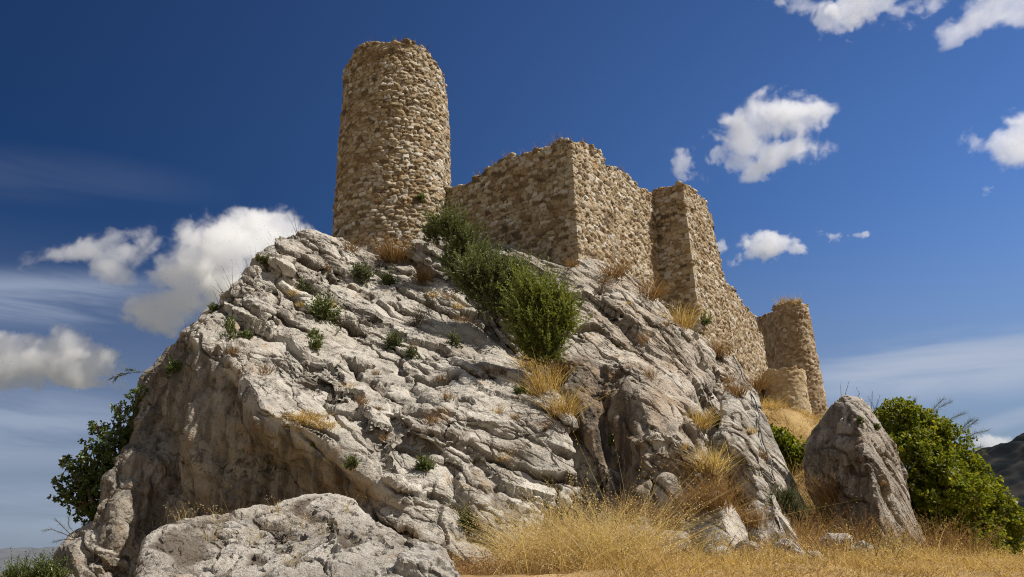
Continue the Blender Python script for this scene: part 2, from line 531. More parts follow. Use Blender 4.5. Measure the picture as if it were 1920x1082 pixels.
def facets(P, sc, seed):
    """Voronoi blocks stretched along the beds: distances, block value, offset inside the block, block tilt"""
    T1 = TDIR - NB * (TDIR @ NB); T1 /= np.linalg.norm(T1); T2 = np.cross(NB, T1)
    w = 0.18 * np.stack([fbm(P, 1.4 * sc, 2, 0.5, seed + k) for k in (1, 2, 3)], 1) / sc ** 0.5
    Q = np.stack([P @ T1 * 0.30, P @ T2 * 0.75, P @ NB * 1.5], 1) * sc + w
    i = np.floor(Q).astype(np.int64)
    f1 = np.full(len(Q), 9.0); f2 = np.full(len(Q), 9.0); cid = np.zeros(len(Q)); dl = np.zeros_like(Q); hs = np.zeros_like(Q)
    for dx in (-1, 0, 1):
        for dy in (-1, 0, 1):
            for dz in (-1, 0, 1):
                h = _h(i[:, 0] + dx, i[:, 1] + dy, i[:, 2] + dz, seed)
                a, b_, c = (h & np.uint32(1023)) / 1023.0, ((h >> np.uint32(10)) & np.uint32(1023)) / 1023.0, ((h >> np.uint32(20)) & np.uint32(1023)) / 1023.0
                q = np.stack([i[:, 0] + dx + a, i[:, 1] + dy + b_, i[:, 2] + dz + c], 1)
                v = Q - q
                dd = np.sqrt((v * v).sum(1))
                m1 = dd < f1
                f2 = np.where(m1, f1, np.minimum(f2, dd)); f1 = np.where(m1, dd, f1)
                cid = np.where(m1, ((h >> np.uint32(7)) & np.uint32(4095)) / 4095.0, cid)
                dl = np.where(m1[:, None], v, dl); hs = np.where(m1[:, None], np.stack([c, a, b_], 1), hs)
    return f1, f2, cid, dl, hs


def rock(name, label, outline, interior, mat, back=3.0, thick=0.35, amp=1.0, px=1.7, seed=1, beds=True, smoothit=2, fine=1.0, cat="rock", tanfn=None, smfn=None, shrink=0.35, mid=0.6, edges=(), strat=1.0, blocks=1.0, pitted=0.0, nb=None, t1=(0.79, -0.41, -0.46)):
    global NB, TDIR
    NB = np.array(nb if nb is not None else NB0, float); NB = NB / np.linalg.norm(NB); TDIR = np.array(t1, float)
    pts = [at(*p) for p in outline] + [at(*p) for p in interior]
    uv = [Vector((p[0], p[1])) for p in outline + interior]
    n = len(outline)
    vo, ed, fa, ov, oe, of = delaunay_2d_cdt(uv, [(i, (i + 1) % n) for i in range(n)] + [(a + n, b_ + n) for a, b_ in edges], [], 1, 1e-4)
    V = []
    for q, src in zip(vo, ov):
        if src: V.append(pts[src[0]])
        else:
            V.append(np.mean(pts, axis=0))
    V = np.array(V)
    T = np.array([list(f) for f in fa])
    # orient towards the eye
    nn = np.cross(V[T[:, 1]] - V[T[:, 0]], V[T[:, 2]] - V[T[:, 0]])
    flip = ((V[T].mean(1) - EYE) * nn).sum(1) > 0
    T[flip] = T[flip][:, ::-1]
    cnt = {}
    for a, b_, c_ in T:
        for e in ((a, b_), (b_, c_), (c_, a)):
            cnt[e] = cnt.get(e, 0) + 1
    bed = [e for e in cnt if (e[1], e[0]) not in cnt]
    bi = sorted({e[0] for e in bed} | {e[1] for e in bed})
    cen = V.mean(0)
    nv = len(V)
    m1 = {b_: nv + i for i, b_ in enumerate(bi)}
    m2 = {b_: nv + len(bi) + i for i, b_ in enumerate(bi)}
    r1, r2 = [], []
    for b_ in bi:
        out_ = V[b_] - EYE; out_ = out_ / np.linalg.norm(out_)
        r1.append(V[b_] + out_ * back * 0.45 + (cen - V[b_]) * np.array([0.06, 0, 0.03]))
        r2.append(V[b_] + out_ * back + (cen + out_ * back - V[b_]) * np.array([1, 0, 1]) * shrink)
    cb = np.mean(r2, axis=0) + np.array([0, back * 0.3, 0])
    V = np.concatenate([V, r1, r2, [cb]])
    ci_ = len(V) - 1
    ex = []
    for a, b_ in bed:
        ex += [(b_, a, m1[a]), (b_, m1[a], m1[b_]), (m1[b_], m1[a], m2[a]), (m1[b_], m2[a], m2[b_]), (m2[b_], m2[a], ci_)]
    T = np.concatenate([T, np.array(ex)])
    hid = np.zeros(len(V)); hid[nv:nv + len(bi)] = 0.5; hid[nv + len(bi):] = 1
    V = np.concatenate([V, hid[:, None]], 1)

    px = max(px * 0.85, 1.2)

    def lim(sc):
        def f(M):
            d = np.linalg.norm(M[:, :3] - EYE, axis=1)
            return sc * d / 768.0 * (1 + 9 * np.clip(M[:, 3], 0, 1))
        return f
    V, T = refine(V, T, lambda M: np.full(len(M), 0.9 * mid) + M[:, 3] * 1.2)
    V = laplace(V, T, smoothit, 0.5)
    N = vnormals(V[:, :3], T)
    V[:, :3] += N * (amp * 0.30 * fbm(V[:, :3], 0.33, 3, 0.5, seed))[:, None]
    V, T = refine(V, T, lambda M: np.maximum(lim(5.0)(M), 0.05))
    V = laplace(V, T, 1, 0.4)
    N = vnormals(V[:, :3], T)
    P = V[:, :3]
    sm = smfn(P, N) if smfn else np.zeros(len(P))
    keep = 1 - 0.72 * sm
    d = 0.05 * ridged(P, 0.45, 3, 0.5, seed + 20)
    if beds:
        md = sstep(-0.35, 0.35, fbm(P, 0.30, 3, 0.5, seed + 40))
        pr, _ = strata(P, thick * 2.6, seed)
        d = d + 0.19 * strat * pr * keep * (0.3 + 0.7 * md)
    if blocks:
        f1, f2, ch, dl_, hs = facets(P, 0.5, seed + 77)
        d = d + blocks * ((dl_ * (hs - 0.5)).sum(1) * 0.55 + (ch - 0.5) * 0.28 - 0.12 * sstep(0.12, 0.0, f2 - f1)) * keep * sstep(-0.4, 0.2, fbm(P, 0.25, 2, 0.5, seed + 78))
    V[:, :3] += N * (amp * d)[:, None]
    V, T = refine(V, T, lim(px))
    N = vnormals(V[:, :3], T)
    P = V[:, :3].copy()
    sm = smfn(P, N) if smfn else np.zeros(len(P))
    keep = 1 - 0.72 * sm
    tone = np.zeros(len(P))
    cr = np.zeros(len(P))
    d = 0.0
    if beds:
        md = sstep(-0.4, 0.3, fbm(P, 0.45, 3, 0.5, seed + 41))
        md2 = sstep(-0.3, 0.4, fbm(P, 0.7, 3, 0.5, seed + 43))
        pr, g1 = strata(P, thick, seed + 60)
        pr2, g2 = strata(P, thick * 0.36, seed + 90, 1.6, 0.22)
        d = d + strat * (0.070 * pr * md * keep - 0.13 * g1 * md * keep)
        d = d + strat * (0.018 * pr2 * md2 * keep - 0.026 * g2 * md2 * keep)
        cr = np.maximum(g1 * md, 0.5 * g2 * md2) * keep
    # angular fracture facets, long in the bedding direction
    for sc_, am_, wt_, tn_ in ((0.85, 0.36, 0.22, 0.5), (2.4, 0.28, 0.12, 0.35), (6.0, 0.20, 0.05, 0.15)):
        f1, f2, ch, dl_, hs = facets(P, sc_, seed + int(sc_ * 10))
        fr = sstep(-0.25 + 0.06 * sc_, 0.35 + 0.06 * sc_, fbm(P, 0.5 * sc_ ** 0.5, 2, 0.5, seed + 44 + int(sc_))) * keep
        d = d + ((dl_ * (hs - 0.5)).sum(1) * am_ / sc_ + (ch - 0.5) * wt_ / sc_) * fr - 0.085 / sc_ ** 0.8 * sstep(0.07, 0.0, f2 - f1) * fr
        tone += tn_ * (ch * fr + 0.6 * (1 - fr))
        cr = np.maximum(cr, sstep(0.07, 0.0, f2 - f1) * fr * 0.7)
    rgh = np.maximum(sstep(-0.05, 0.5, fbm(P, 0.8, 3, 0.5, seed + 61)), pitted)
    tone = tone * (1 - 0.75 * sm)  # overhang shade painted in: smooth regions get a darker tone
    d = d + 0.016 * ridged(P, 2.3, 4, 0.55, seed + 22) * (0.15 + 0.85 * keep * rgh) + fine * 0.012 * fbm(P, 8.0, 4, 0.66, seed + 25) * (0.3 + 0.7 * rgh)
    d = d + 0.24 * sm * fbm(P * [1, 1, 0.22], 1.5, 4, 0.55, seed + 31)
    pit = fbm(P, 6.2, 3, 0.6, seed + 29)
    d = d - fine * 0.045 * sstep(0.30, 0.7, pit) * (0.15 + 0.85 * rgh)
    V[:, :3] += N * (amp * d)[:, None]
    tan = tanfn(P, N) if tanfn else sstep(0.0, 0.6, fbm(P, 0.5, 3, 0.5, seed + 50)) * 0.5
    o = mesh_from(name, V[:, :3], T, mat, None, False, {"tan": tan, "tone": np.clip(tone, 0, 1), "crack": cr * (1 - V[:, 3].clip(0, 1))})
    tag(o, label, cat)
    s = V[:, 3] < 0.3
    ROCKPTS.append((V[s, :3].astype(np.float32), cr[s].astype(np.float32)))
    tri = T[s[T].all(1)]
    BVHS.append((BVHTree.FromPolygons([tuple(x) for x in V[:, :3]], [tuple(int(i) for i in x) for x in tri]), o))
    print(name, len(V), len(T))
    return o


def place(u, v, only=None):
    """where the line of sight through a pixel meets the rock or the ground"""
    d = Vector(ray(u, v)).normalized()
    best = None
    for bv, ob in BVHS:
        if only is not None and ob.name not in only: continue
        h, nrm, idx, ds = bv.ray_cast(Vector(EYE), d)
        if h is not None and (best is None or ds < best[2]):
            best = (np.array(h), np.array(nrm), ds, ob)
    return best


# --- the great crag under the round tower
YL = lambda Y: 13 + (Y - 10.5) * 0.9
conv = lambda L: [(p[0], p[1], YL(p[2])) for p in L]
crag_out = conv([(560, 446, 20.2), (585, 430, 20.6), (612, 432, 21.0), (650, 446, 21.7), (700, 460, 22.3), (790, 474, 22.0), (850, 505, 20.8), (900, 562, 19.3), (960, 622, 17.8), (1000, 672, 16.2),
                 (1012, 720, 14.8), (1060, 770, 13.4), (1085, 830, 12.6), (1098, 880, 12.0), (1092, 930, 11.7), (1045, 975, 11.4), (1000, 1010, 11.0), (975, 1160, 10.4),
                 (800, 1160, 9.9), (600, 1160, 10.3), (400, 1160, 11.6), (250, 1160, 12.8), (178, 1160, 13.1), (165, 1082, 13.2), (172, 1000, 13.4), (182, 940, 13.6), (195, 890, 13.9), (232, 850, 14.2),
                 (255, 800, 14.8), (268, 740, 15.4), (283, 700, 15.7), (330, 632, 16.3), (385, 580, 16.9), (440, 530, 17.5), (480, 490, 18.2), (525, 466, 19.2)])
crag_in = conv([(540, 480, 18.7), (493, 530, 16.6), (440, 590, 15.3), (398, 642, 14.1), (368, 672, 13.9),
                (352, 720, 13.7), (350, 800, 13.2), (385, 880, 12.8), (430, 960, 12.5), (460, 1050, 12.3),
                (318, 700, 15.2), (300, 760, 15.3), (318, 830, 14.7), (330, 900, 14.2), (325, 980, 13.8),
                (262, 860, 13.7), (222, 920, 13.3), (215, 980, 13.1), (255, 1000, 13.3), (215, 1070, 12.9), (300, 1080, 13.3),
                (440, 680, 13.0), (470, 720, 12.1), (490, 768, 11.5), (540, 790, 11.35), (600, 820, 11.15), (650, 862, 11.0), (700, 905, 10.9),
                (430, 760, 13.0), (470, 830, 12.8), (420, 840, 13.2), (540, 860, 12.5), (500, 920, 12.9), (590, 900, 12.2), (640, 925, 11.7), (560, 970, 12.5), (700, 945, 11.3),
                (500, 640, 14.7), (520, 580, 16.3), (580, 620, 15.6), (575, 560, 17.3), (560, 700, 13.5), (600, 660, 14.9), (640, 750, 12.6), (620, 520, 18.6), (700, 540, 18.8), (640, 620, 16.6), (700, 640, 16.2),
                (640, 690, 14.3), (720, 700, 14.1), (780, 740, 13.4), (800, 560, 19.2), (760, 620, 17.4), (800, 660, 16.3), (830, 600, 18.2), (800, 770, 12.7), (870, 680, 16.0), (900, 650, 16.9), (900, 735, 14.3), (940, 770, 13.3),
                (720, 770, 12.5), (700, 830, 11.5), (760, 850, 11.5), (960, 822, 12.3), (890, 790, 12.35), (820, 790, 12.0), (880, 830, 12.5), (960, 870, 12.6), (900, 870, 12.25), (1000, 905, 12.2), (1010, 850, 12.35), (1060, 850, 12.2),
                (830, 865, 11.6), (780, 880, 11.2), (860, 905, 11.35), (930, 930, 11.3), (1000, 950, 11.4), (960, 975, 11.0), (870, 960, 10.75), (790, 930, 10.85), (760, 960, 10.75), (700, 985, 10.65), (850, 985, 10.75), (900, 1010, 10.5), (800, 1040, 10.3), (900, 1082, 10.3), (700, 1082, 10.3), (1000, 730, 15.0), (970, 690, 16.0)])
ni = {(round(p[0]), round(p[1])): i for i, p in enumerate(crag_in)}
E_ = lambda *ps: [(ni[a], ni[b_]) for a, b_ in zip(ps, ps[1:])]
crag_edges = E_((398, 642), (368, 672), (352, 720), (350, 800), (385, 880), (430, 960), (460, 1050)) + E_((440, 680), (470, 720), (490, 768), (540, 790), (600, 820), (650, 862), (700, 905)) + E_((540, 480), (493, 530), (440, 590), (398, 642))


def in_poly(u, v, poly, soft):
    """soft inside test of a polygon in picture coordinates (used once, at build time, to choose a region of the rock)"""
    ins = np.zeros(len(u), bool); dm = np.full(len(u), 1e9)
    for (x1, y1), (x2, y2) in zip(poly, poly[1:] + poly[:1]):
        if y1 != y2:
            c = ((y1 > v) != (y2 > v)) & (u < (x2 - x1) * (v - y1) / (y2 - y1) + x1)
            ins ^= c
        l2 = (x2 - x1) ** 2 + (y2 - y1) ** 2
        tt = np.clip(((u - x1) * (x2 - x1) + (v - y1) * (y2 - y1)) / l2, 0, 1)
        dm = np.minimum(dm, np.hypot(u - x1 - tt * (x2 - x1), v - y1 - tt * (y2 - y1)))
    return np.where(ins, sstep(0, soft, dm), 0.0)


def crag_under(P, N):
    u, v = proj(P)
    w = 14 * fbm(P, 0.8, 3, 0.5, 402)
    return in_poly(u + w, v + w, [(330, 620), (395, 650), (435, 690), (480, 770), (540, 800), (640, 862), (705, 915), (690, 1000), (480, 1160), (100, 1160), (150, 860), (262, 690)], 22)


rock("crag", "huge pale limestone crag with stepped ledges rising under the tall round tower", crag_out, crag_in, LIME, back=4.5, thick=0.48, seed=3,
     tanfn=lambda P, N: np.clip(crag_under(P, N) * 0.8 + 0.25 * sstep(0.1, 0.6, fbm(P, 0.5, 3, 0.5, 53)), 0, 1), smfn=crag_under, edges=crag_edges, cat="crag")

# --- ground in the gully and under the wall
slope_out = [(760, 455, 22.6), (850, 440, 23.2), (960, 462, 22.6), (1040, 500, 21.6), (1085, 505, 21.4), (1120, 560, 21.0), (1120, 640, 19.8), (1160, 740, 18.4), (1180, 850, 17.2), (1190, 960, 16.2), (1180, 1080, 15.6),
             (1040, 1080, 15.2), (1040, 900, 15.8), (1000, 760, 17.0), (960, 660, 18.6), (880, 570, 20.5), (800, 500, 22)]
slope_in = [(900, 480, 22.0), (980, 510, 21.0), (1050, 560, 20.0), (1000, 600, 19.2), (1080, 640, 18.3), (1040, 690, 17.5), (1090, 760, 16.9), (1110, 850, 15.9), (1130, 930, 15.4)]
rock("rock_slope", "brown rock slope in the gully below the wall, partly hidden by the olive shrubs", slope_out, slope_in, LIME, back=2.0, thick=0.3, seed=21, amp=0.8, px=1.8,
     tanfn=lambda P, N: np.full(len(P), 0.5), cat="rock")

# --- the crag below the curtain wall
rc_out = [(1066, 520, 20.8), (1080, 492, 21.2), (1100, 490, 21.5), (1150, 510, 21.8), (1200, 536, 22.4), (1250, 565, 22.9), (1300, 612, 23.5), (1350, 655, 24.0), (1388, 690, 24.0), (1408, 738, 23.4), (1432, 800, 22.2), (1455, 862, 20.8), (1480, 915, 19.5), (1490, 965, 18.5), (1500, 1010, 17.6),
          (1500, 1150, 17.0), (1300, 1150, 13.0), (1150, 1150, 13.2), (1135, 1000, 14.2), (1140, 930, 14.9), (1122, 870, 15.3), (1098, 800, 15.9), (1064, 740, 16.7), (1052, 660, 18.0), (1056, 580, 19.6)]
rc_in = [(1105, 540, 20.4), (1100, 600, 19.0), (1150, 570, 20.4), (1190, 610, 19.6), (1150, 650, 17.9), (1100, 665, 17.6), (1190, 690, 16.7), (1120, 720, 17.3), (1140, 800, 16.6), (1165, 880, 15.8), (1175, 940, 15.1),
         (1203, 740, 15.6), (1212, 800, 14.9), (1235, 870, 14.3), (1275, 945, 13.8), (1240, 990, 13.8), (1210, 940, 14.3), (1250, 640, 19.4), (1265, 690, 17.9), (1280, 740, 17.0), (1290, 800, 15.9), (1300, 870, 14.9), (1310, 650, 21.5), (1350, 700, 21.4), (1240, 600, 21.2),
         (1305, 695, 20.9), (1292, 665, 20.2), (1330, 672, 21.0), (1325, 740, 20.4), (1300, 715, 18.6), (1312, 785, 19.4), (1335, 860, 18.4), (1325, 925, 17.2), (1380, 735, 21.8), (1370, 800, 20.2), (1425, 830, 20.6), (1405, 880, 19.3), (1415, 945, 18.3), (1345, 985, 16.4), (1300, 960, 14.9), (1430, 1020, 17.4)]
ni = {(round(p[0]), round(p[1])): i for i, p in enumerate(rc_in)}
rc_edges = E_((1150, 650), (1190, 690), (1203, 740), (1212, 800), (1235, 870), (1275, 945))


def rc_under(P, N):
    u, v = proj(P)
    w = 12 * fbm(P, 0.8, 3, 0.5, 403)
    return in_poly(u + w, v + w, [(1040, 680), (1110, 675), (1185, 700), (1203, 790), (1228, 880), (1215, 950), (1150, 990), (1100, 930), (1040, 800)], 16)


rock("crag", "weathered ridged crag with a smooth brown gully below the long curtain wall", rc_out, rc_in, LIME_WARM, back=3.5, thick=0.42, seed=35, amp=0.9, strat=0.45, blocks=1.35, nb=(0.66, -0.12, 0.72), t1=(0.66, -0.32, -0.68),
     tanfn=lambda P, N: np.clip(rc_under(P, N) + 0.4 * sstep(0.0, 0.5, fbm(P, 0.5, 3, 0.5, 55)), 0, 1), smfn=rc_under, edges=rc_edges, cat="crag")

slab_out = [(1372, 712, 19.0), (1392, 716, 19.3), (1412, 742, 19.0), (1430, 790, 18.4), (1448, 838, 17.8), (1480, 886, 17.2), (1506, 928, 16.8), (1515, 975, 16.5), (1512, 1060, 16.1), (1440, 1110, 15.4), (1412, 1030, 15.6), (1402, 960, 15.9), (1375, 900, 16.3), (1345, 868, 16.6), (1338, 838, 16.8), (1350, 790, 17.4), (1360, 745, 18.2)]
slab_in = [(1388, 760, 17.9), (1372, 800, 17.0), (1360, 832, 16.3), (1405, 800, 17.2), (1398, 850, 16.0), (1425, 850, 16.6), (1412, 890, 15.7), (1450, 900, 16.0), (1432, 940, 15.3), (1475, 945, 15.7), (1460, 1000, 15.1), (1392, 880, 16.1)]
rock("boulder", "bare grey slab-like rock leaning on the crag, with a cable hanging over it", slab_out, slab_in, LIME, back=1.6, thick=0.4, seed=91, nb=(0.72, -0.12, 0.66), t1=(0.62, -0.3, -0.72), strat=0.5, amp=0.45, px=1.3, smoothit=1, cat="boulder", mid=0.4)

# --- standing boulder
sb_out = [(1517, 869, 17.0), (1521, 839, 17.0), (1532, 811, 16.9), (1550, 787, 16.8), (1567, 765, 16.7), (1583, 752, 16.6), (1613, 753, 16.6), (1625, 765, 16.6), (1642, 786, 16.8), (1657, 809, 16.9), (1675, 837, 16.9), (1689, 875, 16.8), (1704, 920, 16.6), (1724, 976, 16.4), (1745, 1035, 16.2), (1756, 1120, 16), (1545, 1120, 15.6), (1530, 1000, 16.2), (1538, 948, 16.6), (1522, 905, 16.9)]
sb_in = [(1599, 768, 16.1), (1608, 790, 15.5), (1622, 845, 14.9), (1640, 905, 14.4), (1652, 970, 14.2), (1655, 1060, 14.2), (1570, 800, 16.3), (1552, 860, 16.3), (1570, 920, 16.0), (1590, 1000, 15.6), (1596, 880, 15.5), (1645, 835, 15.7), (1672, 910, 15.6), (1695, 990, 15.4), (1630, 795, 16.0), (1600, 950, 15.3), (1662, 940, 15.2)]
ni = {(round(p[0]), round(p[1])): i for i, p in enumerate(sb_in)}
rock("boulder", "tall pointed boulder standing upright in dry grass beside the leafy green tree", sb_out, sb_in, LIME_GREY, back=1.8, thick=0.42, seed=47, amp=0.5, px=1.2, smoothit=0,
     beds=True, strat=0.9, blocks=0.6, pitted=0.6, fine=1.6, nb=(0.85, -0.1, 0.5), t1=(0.5, -0.2, -0.85), tanfn=lambda P, N: np.clip(sstep(-0.1, -0.5, N[:, 0]) * 0.6 + 0.2, 0, 1), cat="boulder", mid=0.4, edges=E_((1599, 768), (1608, 790), (1622, 845), (1640, 905), (1652, 970), (1655, 1060)))

# --- near boulder
fb_out = [(240, 1100, 6.0), (262, 1040, 6.4), (285, 1005, 6.7), (340, 982, 7.1), (420, 966, 7.3), (500, 950, 7.5), (560, 926, 7.8), (620, 912, 7.9), (678, 924, 7.8), (700, 955, 7.5), (745, 985, 7.0), (795, 1015, 6.5), (840, 1062, 6.0), (875, 1180, 5.4), (600, 1190, 4.9), (400, 1190, 5.0), (235, 1190, 5.4)]
fb_in = [(300, 1040, 6.2), (350, 1010, 6.6), (440, 985, 7.0), (520, 968, 7.2), (620, 938, 7.5), (670, 950, 7.3), (380, 1040, 6.35), (470, 1008, 6.75), (560, 985, 6.95), (650, 965, 7.05), (700, 985, 6.7),
         (340, 1082, 5.75), (420, 1065, 5.7), (490, 1035, 5.85), (560, 1010, 6.0), (630, 988, 6.2), (700, 1005, 6.2), (770, 1035, 5.95), (600, 1055, 5.35), (500, 1085, 5.2), (720, 1080, 5.5), (650, 1030, 5.7)]
rock("boulder", "low pitted whitish boulder, the nearest rock, lying in front of the crag", fb_out, fb_in, LIME_NEAR, back=1.2, thick=0.24, seed=159, amp=0.44, px=1.25, beds=True, strat=0.6, blocks=0.3, pitted=0.9, fine=3.0, cat="boulder", mid=0.25, smoothit=1)

# --- small rocks at the foot
rock("boulder", "dark low rock wedged against the shaded end of the great crag", [(108, 1075, 15.2), (113, 1040, 15.2), (128, 1012, 15.3), (150, 992, 15.4), (180, 978, 15.5), (240, 985, 15.5), (250, 1150, 15), (105, 1150, 14.8)],
     [(135, 1030, 14.95), (150, 1060, 14.75), (180, 1010, 15.0), (190, 1060, 14.6)], LIME_GREY, back=1.2, seed=63, amp=0.6, px=1.5, mid=0.35, smoothit=0, cat="boulder")
rock("boulder", "small wedge-shaped pale rock in grass below the brown gully", [(1288, 962, 12.6), (1316, 928, 12.7), (1348, 919, 12.8), (1375, 947, 12.9), (1398, 991, 12.8), (1413, 1037, 12.5), (1419, 1118, 12), (1292, 1118, 12), (1281, 1002, 12.3)],
     [(1344, 945, 12.35), (1362, 991, 12.1), (1379, 1037, 11.9), (1316, 991, 12.25)], LIME, back=0.7, seed=67, amp=0.3, beds=False, px=1.3, mid=0.25, cat="boulder", thick=0.2, smoothit=0)
rock("boulder", "narrow leaning rock splinter under the grey-green bush", [(1396, 966, 13.3), (1413, 932, 13.5), (1434, 941, 13.5), (1446, 991, 13.3), (1456, 1048, 13), (1444, 1122, 12.6), (1394, 1122, 12.7), (1392, 1022, 13)],
     [(1419, 966, 13.0), (1429, 1022, 12.8)], LIME, back=0.6, seed=71, amp=0.3, beds=False, px=1.3, mid=0.25, cat="boulder", thick=0.2, smoothit=0)
rock("boulder", "small pale upright rock with sharp top at the foot of the bare slab", [(1430, 958, 13.5), (1450, 922, 13.7), (1466, 942, 13.7), (1488, 976, 13.5), (1500, 1018, 13.2), (1493, 1108, 12.8), (1435, 1108, 12.8), (1428, 1012, 13.1)],
     [(1453, 954, 13.2), (1469, 1000, 12.9), (1471, 1048, 12.7)], LIME, back=0.6, seed=73, amp=0.3, beds=False, px=1.3, mid=0.25, cat="boulder", thick=0.2, smoothit=0)
rock("boulder", "flat pale stone lying low in the golden grass in front of the gully", [(1178, 1000, 12.6), (1195, 985, 12.8), (1225, 980, 12.9), (1245, 995, 12.8), (1250, 1050, 12.4), (1178, 1050, 12.2)],
     [(1205, 998, 12.4), (1228, 1002, 12.4)], LIME, back=0.6, seed=79, amp=0.35, px=1.3, mid=0.25, cat="boulder", thick=0.15)

# ------------------------------------------------------------------ ground sheet
gp = [(0, 0, 0), (-3, 2, .1), (3, 2, .25), (0, 5, .75), (-6, 5, -.3), (5, 5, .7), (-3, 5, .4), (-8, 10, -.6), (-12, 12, -1.6), (12, 30, -3), (18, 26, -5), (24, 40, -9), (0, 34, 8), (-8, 28, 7), (-14, 22, -1), (-28, 30, -8), (9, 12, .6), (14, 14, -1.0), (12, 8, .3),
      (6, 30, 6.5), (-20, 8, -4), (20, 6, -2), (-10, -15, -1), (10, -15, -.5), (0, -30, -2)]
gp += [tuple(at(*p)) for p in [(1000, 1078, 8), (1300, 1064, 9), (1600, 1055, 10.5), (1850, 1072, 11), (1200, 1025, 12.3), (1420, 1030, 12.8), (1560, 1025, 14), (1565, 960, 16.2), (1530, 860, 21), (1490, 794, 28), (1560, 802, 29), (1430, 770, 25.5), (1720, 1045, 13), (1900, 1062, 15),
                               (350, 1110, 12.5), (500, 1110, 13), (650, 1095, 12.5), (200, 1130, 13), (500, 1110, 15), (350, 1120, 15.5), (500, 1100, 17), (650, 1080, 15), (880, 1085, 9.5), (940, 1060, 11), (600, 1100, 9.5), (300, 1130, 9.5), (60, 1130, 9.5), (90, 1085, 14), (1380, 900, 17.5), (1500, 1000, 14.5), (1740, 1046, 16), (1700, 1040, 16.2), (1620, 1040, 15.4), (1560, 1018, 16.5), (1800, 1055, 17), (1900, 1060, 18), (1850, 1066, 22), (1950, 1060, 26), (1760, 1030, 20), (1700, 1000, 20)]]
gp = np.array(gp, float)


def ground_z(x, y):
    X = np.stack([np.asarray(x, float).ravel(), np.asarray(y, float).ravel()], 1)
    out_ = np.zeros(len(X))
    for s in range(0, len(X), 20000):
        q = X[s:s + 20000]
        d2 = ((q[:, None, :] - gp[None, :, :2]) ** 2).sum(2) + 0.15
        w = d2 ** -1.9
        out_[s:s + 20000] = (w * gp[:, 2]).sum(1) / w.sum(1)
    r = np.hypot(X[:, 0], X[:, 1] - 12)
    out_ = out_ * (1 - sstep(28, 75, r)) + (-26) * sstep(28, 75, r)
    Q = np.stack([X[:, 0], X[:, 1], np.zeros(len(X))], 1)
    out_ += 0.09 * fbm(Q, 0.6, 4, 0.5, 301) * (1 - sstep(10, 40, r) * 0.4)
    return out_.reshape(np.shape(x))


rr = np.concatenate([np.arange(0, 34, 0.22), np.geomspace(34, 4000, 46)])
th = np.linspace(0, 2 * math.pi, 361)[:-1]
RR, TH = np.meshgrid(rr, th, indexing='ij')
GX, GY = RR * np.sin(TH), 9 + RR * np.cos(TH)
GV = np.stack([GX, GY, ground_z(GX, GY)], 2).reshape(-1, 3)
nr, nt = RR.shape
ii, jj = np.meshgrid(np.arange(nr - 1), np.arange(nt), indexing='ij')
j2 = (jj + 1) % nt
GQ = np.stack([ii * nt + jj, (ii + 1) * nt + jj, (ii + 1) * nt + j2, ii * nt + j2], 2).reshape(-1, 4)[:, ::-1]
gr = tag(mesh_from("ground", GV, GQ, SOIL, None, True), None, None, None, "structure")
near = (GV[:, 1] < 45) & (np.abs(GV[:, 0]) < 30)
BVHS.append((BVHTree.FromPolygons([tuple(x) for x in GV], [tuple(int(i) for i in q) for q in GQ if near[q].all()]), gr))


FARMAT = plain_material("distant_hillside", (0.085, 0.095, 0.115), (0.13, 0.14, 0.155), 0.01, 1.0)  # distance haze put into the base colour as pale blue-grey


def hill(name, prof, Y, depth, seed, rough, mat=HILLMAT):
    """a ridge across the view at distance Y: prof is [(x, height)]"""
    px_, pz_ = zip(*prof)
    xs = np.linspace(px_[0], px_[-1], 260); ss = np.linspace(-1, 1, 60)
    X, S = np.meshgrid(xs, ss, indexing='ij')
    H = np.interp(X, px_, pz_)
    Q = np.stack([X.ravel(), (S * depth).ravel(), np.zeros(X.size)], 1)
    base = -27.0
    Z = base + (H - base) * (1 - np.abs(S) ** 1.4) * (1 + 0.0 * S)
    Z += (rough * fbm(Q, 6.0 / depth, 6, 0.55, seed)).reshape(X.shape) * (1 - np.abs(S) ** 4)
    Vh = np.stack([X, Y + S * depth, Z], 2).reshape(-1, 3)
    a, b_ = X.shape
    i_, j_ = np.meshgrid(np.arange(a - 1), np.arange(b_ - 1), indexing='ij')
    Qd = np.stack([i_ * b_ + j_, (i_ + 1) * b_ + j_, (i_ + 1) * b_ + j_ + 1, i_ * b_ + j_ + 1], 2).reshape(-1, 4)
    return tag(mesh_from(name, Vh, Qd, mat, None, True), None, None, None, "structure")


def hp(us, Y):
    return [(at(u, v, Y)[0], at(u, v, Y)[2]) for u, v in us]


hill("hill", hp([(1560, 1010), (1700, 925), (1835, 858), (1870, 832), (1920, 812), (2000, 780), (2150, 750), (2400, 760), (2800, 900)], 420), 420, 190, 501, 5.0)
hill("mountains", hp([(-1500, 1040), (-600, 1015), (-200, 1032), (-60, 1040), (0, 1034), (40, 1026), (80, 1030), (140, 1024), (300, 1040), (700, 1040), (1200, 1010), (2200, 1000), (3500, 950)], 2600), 2600, 500, 511, 12.0, FARMAT)
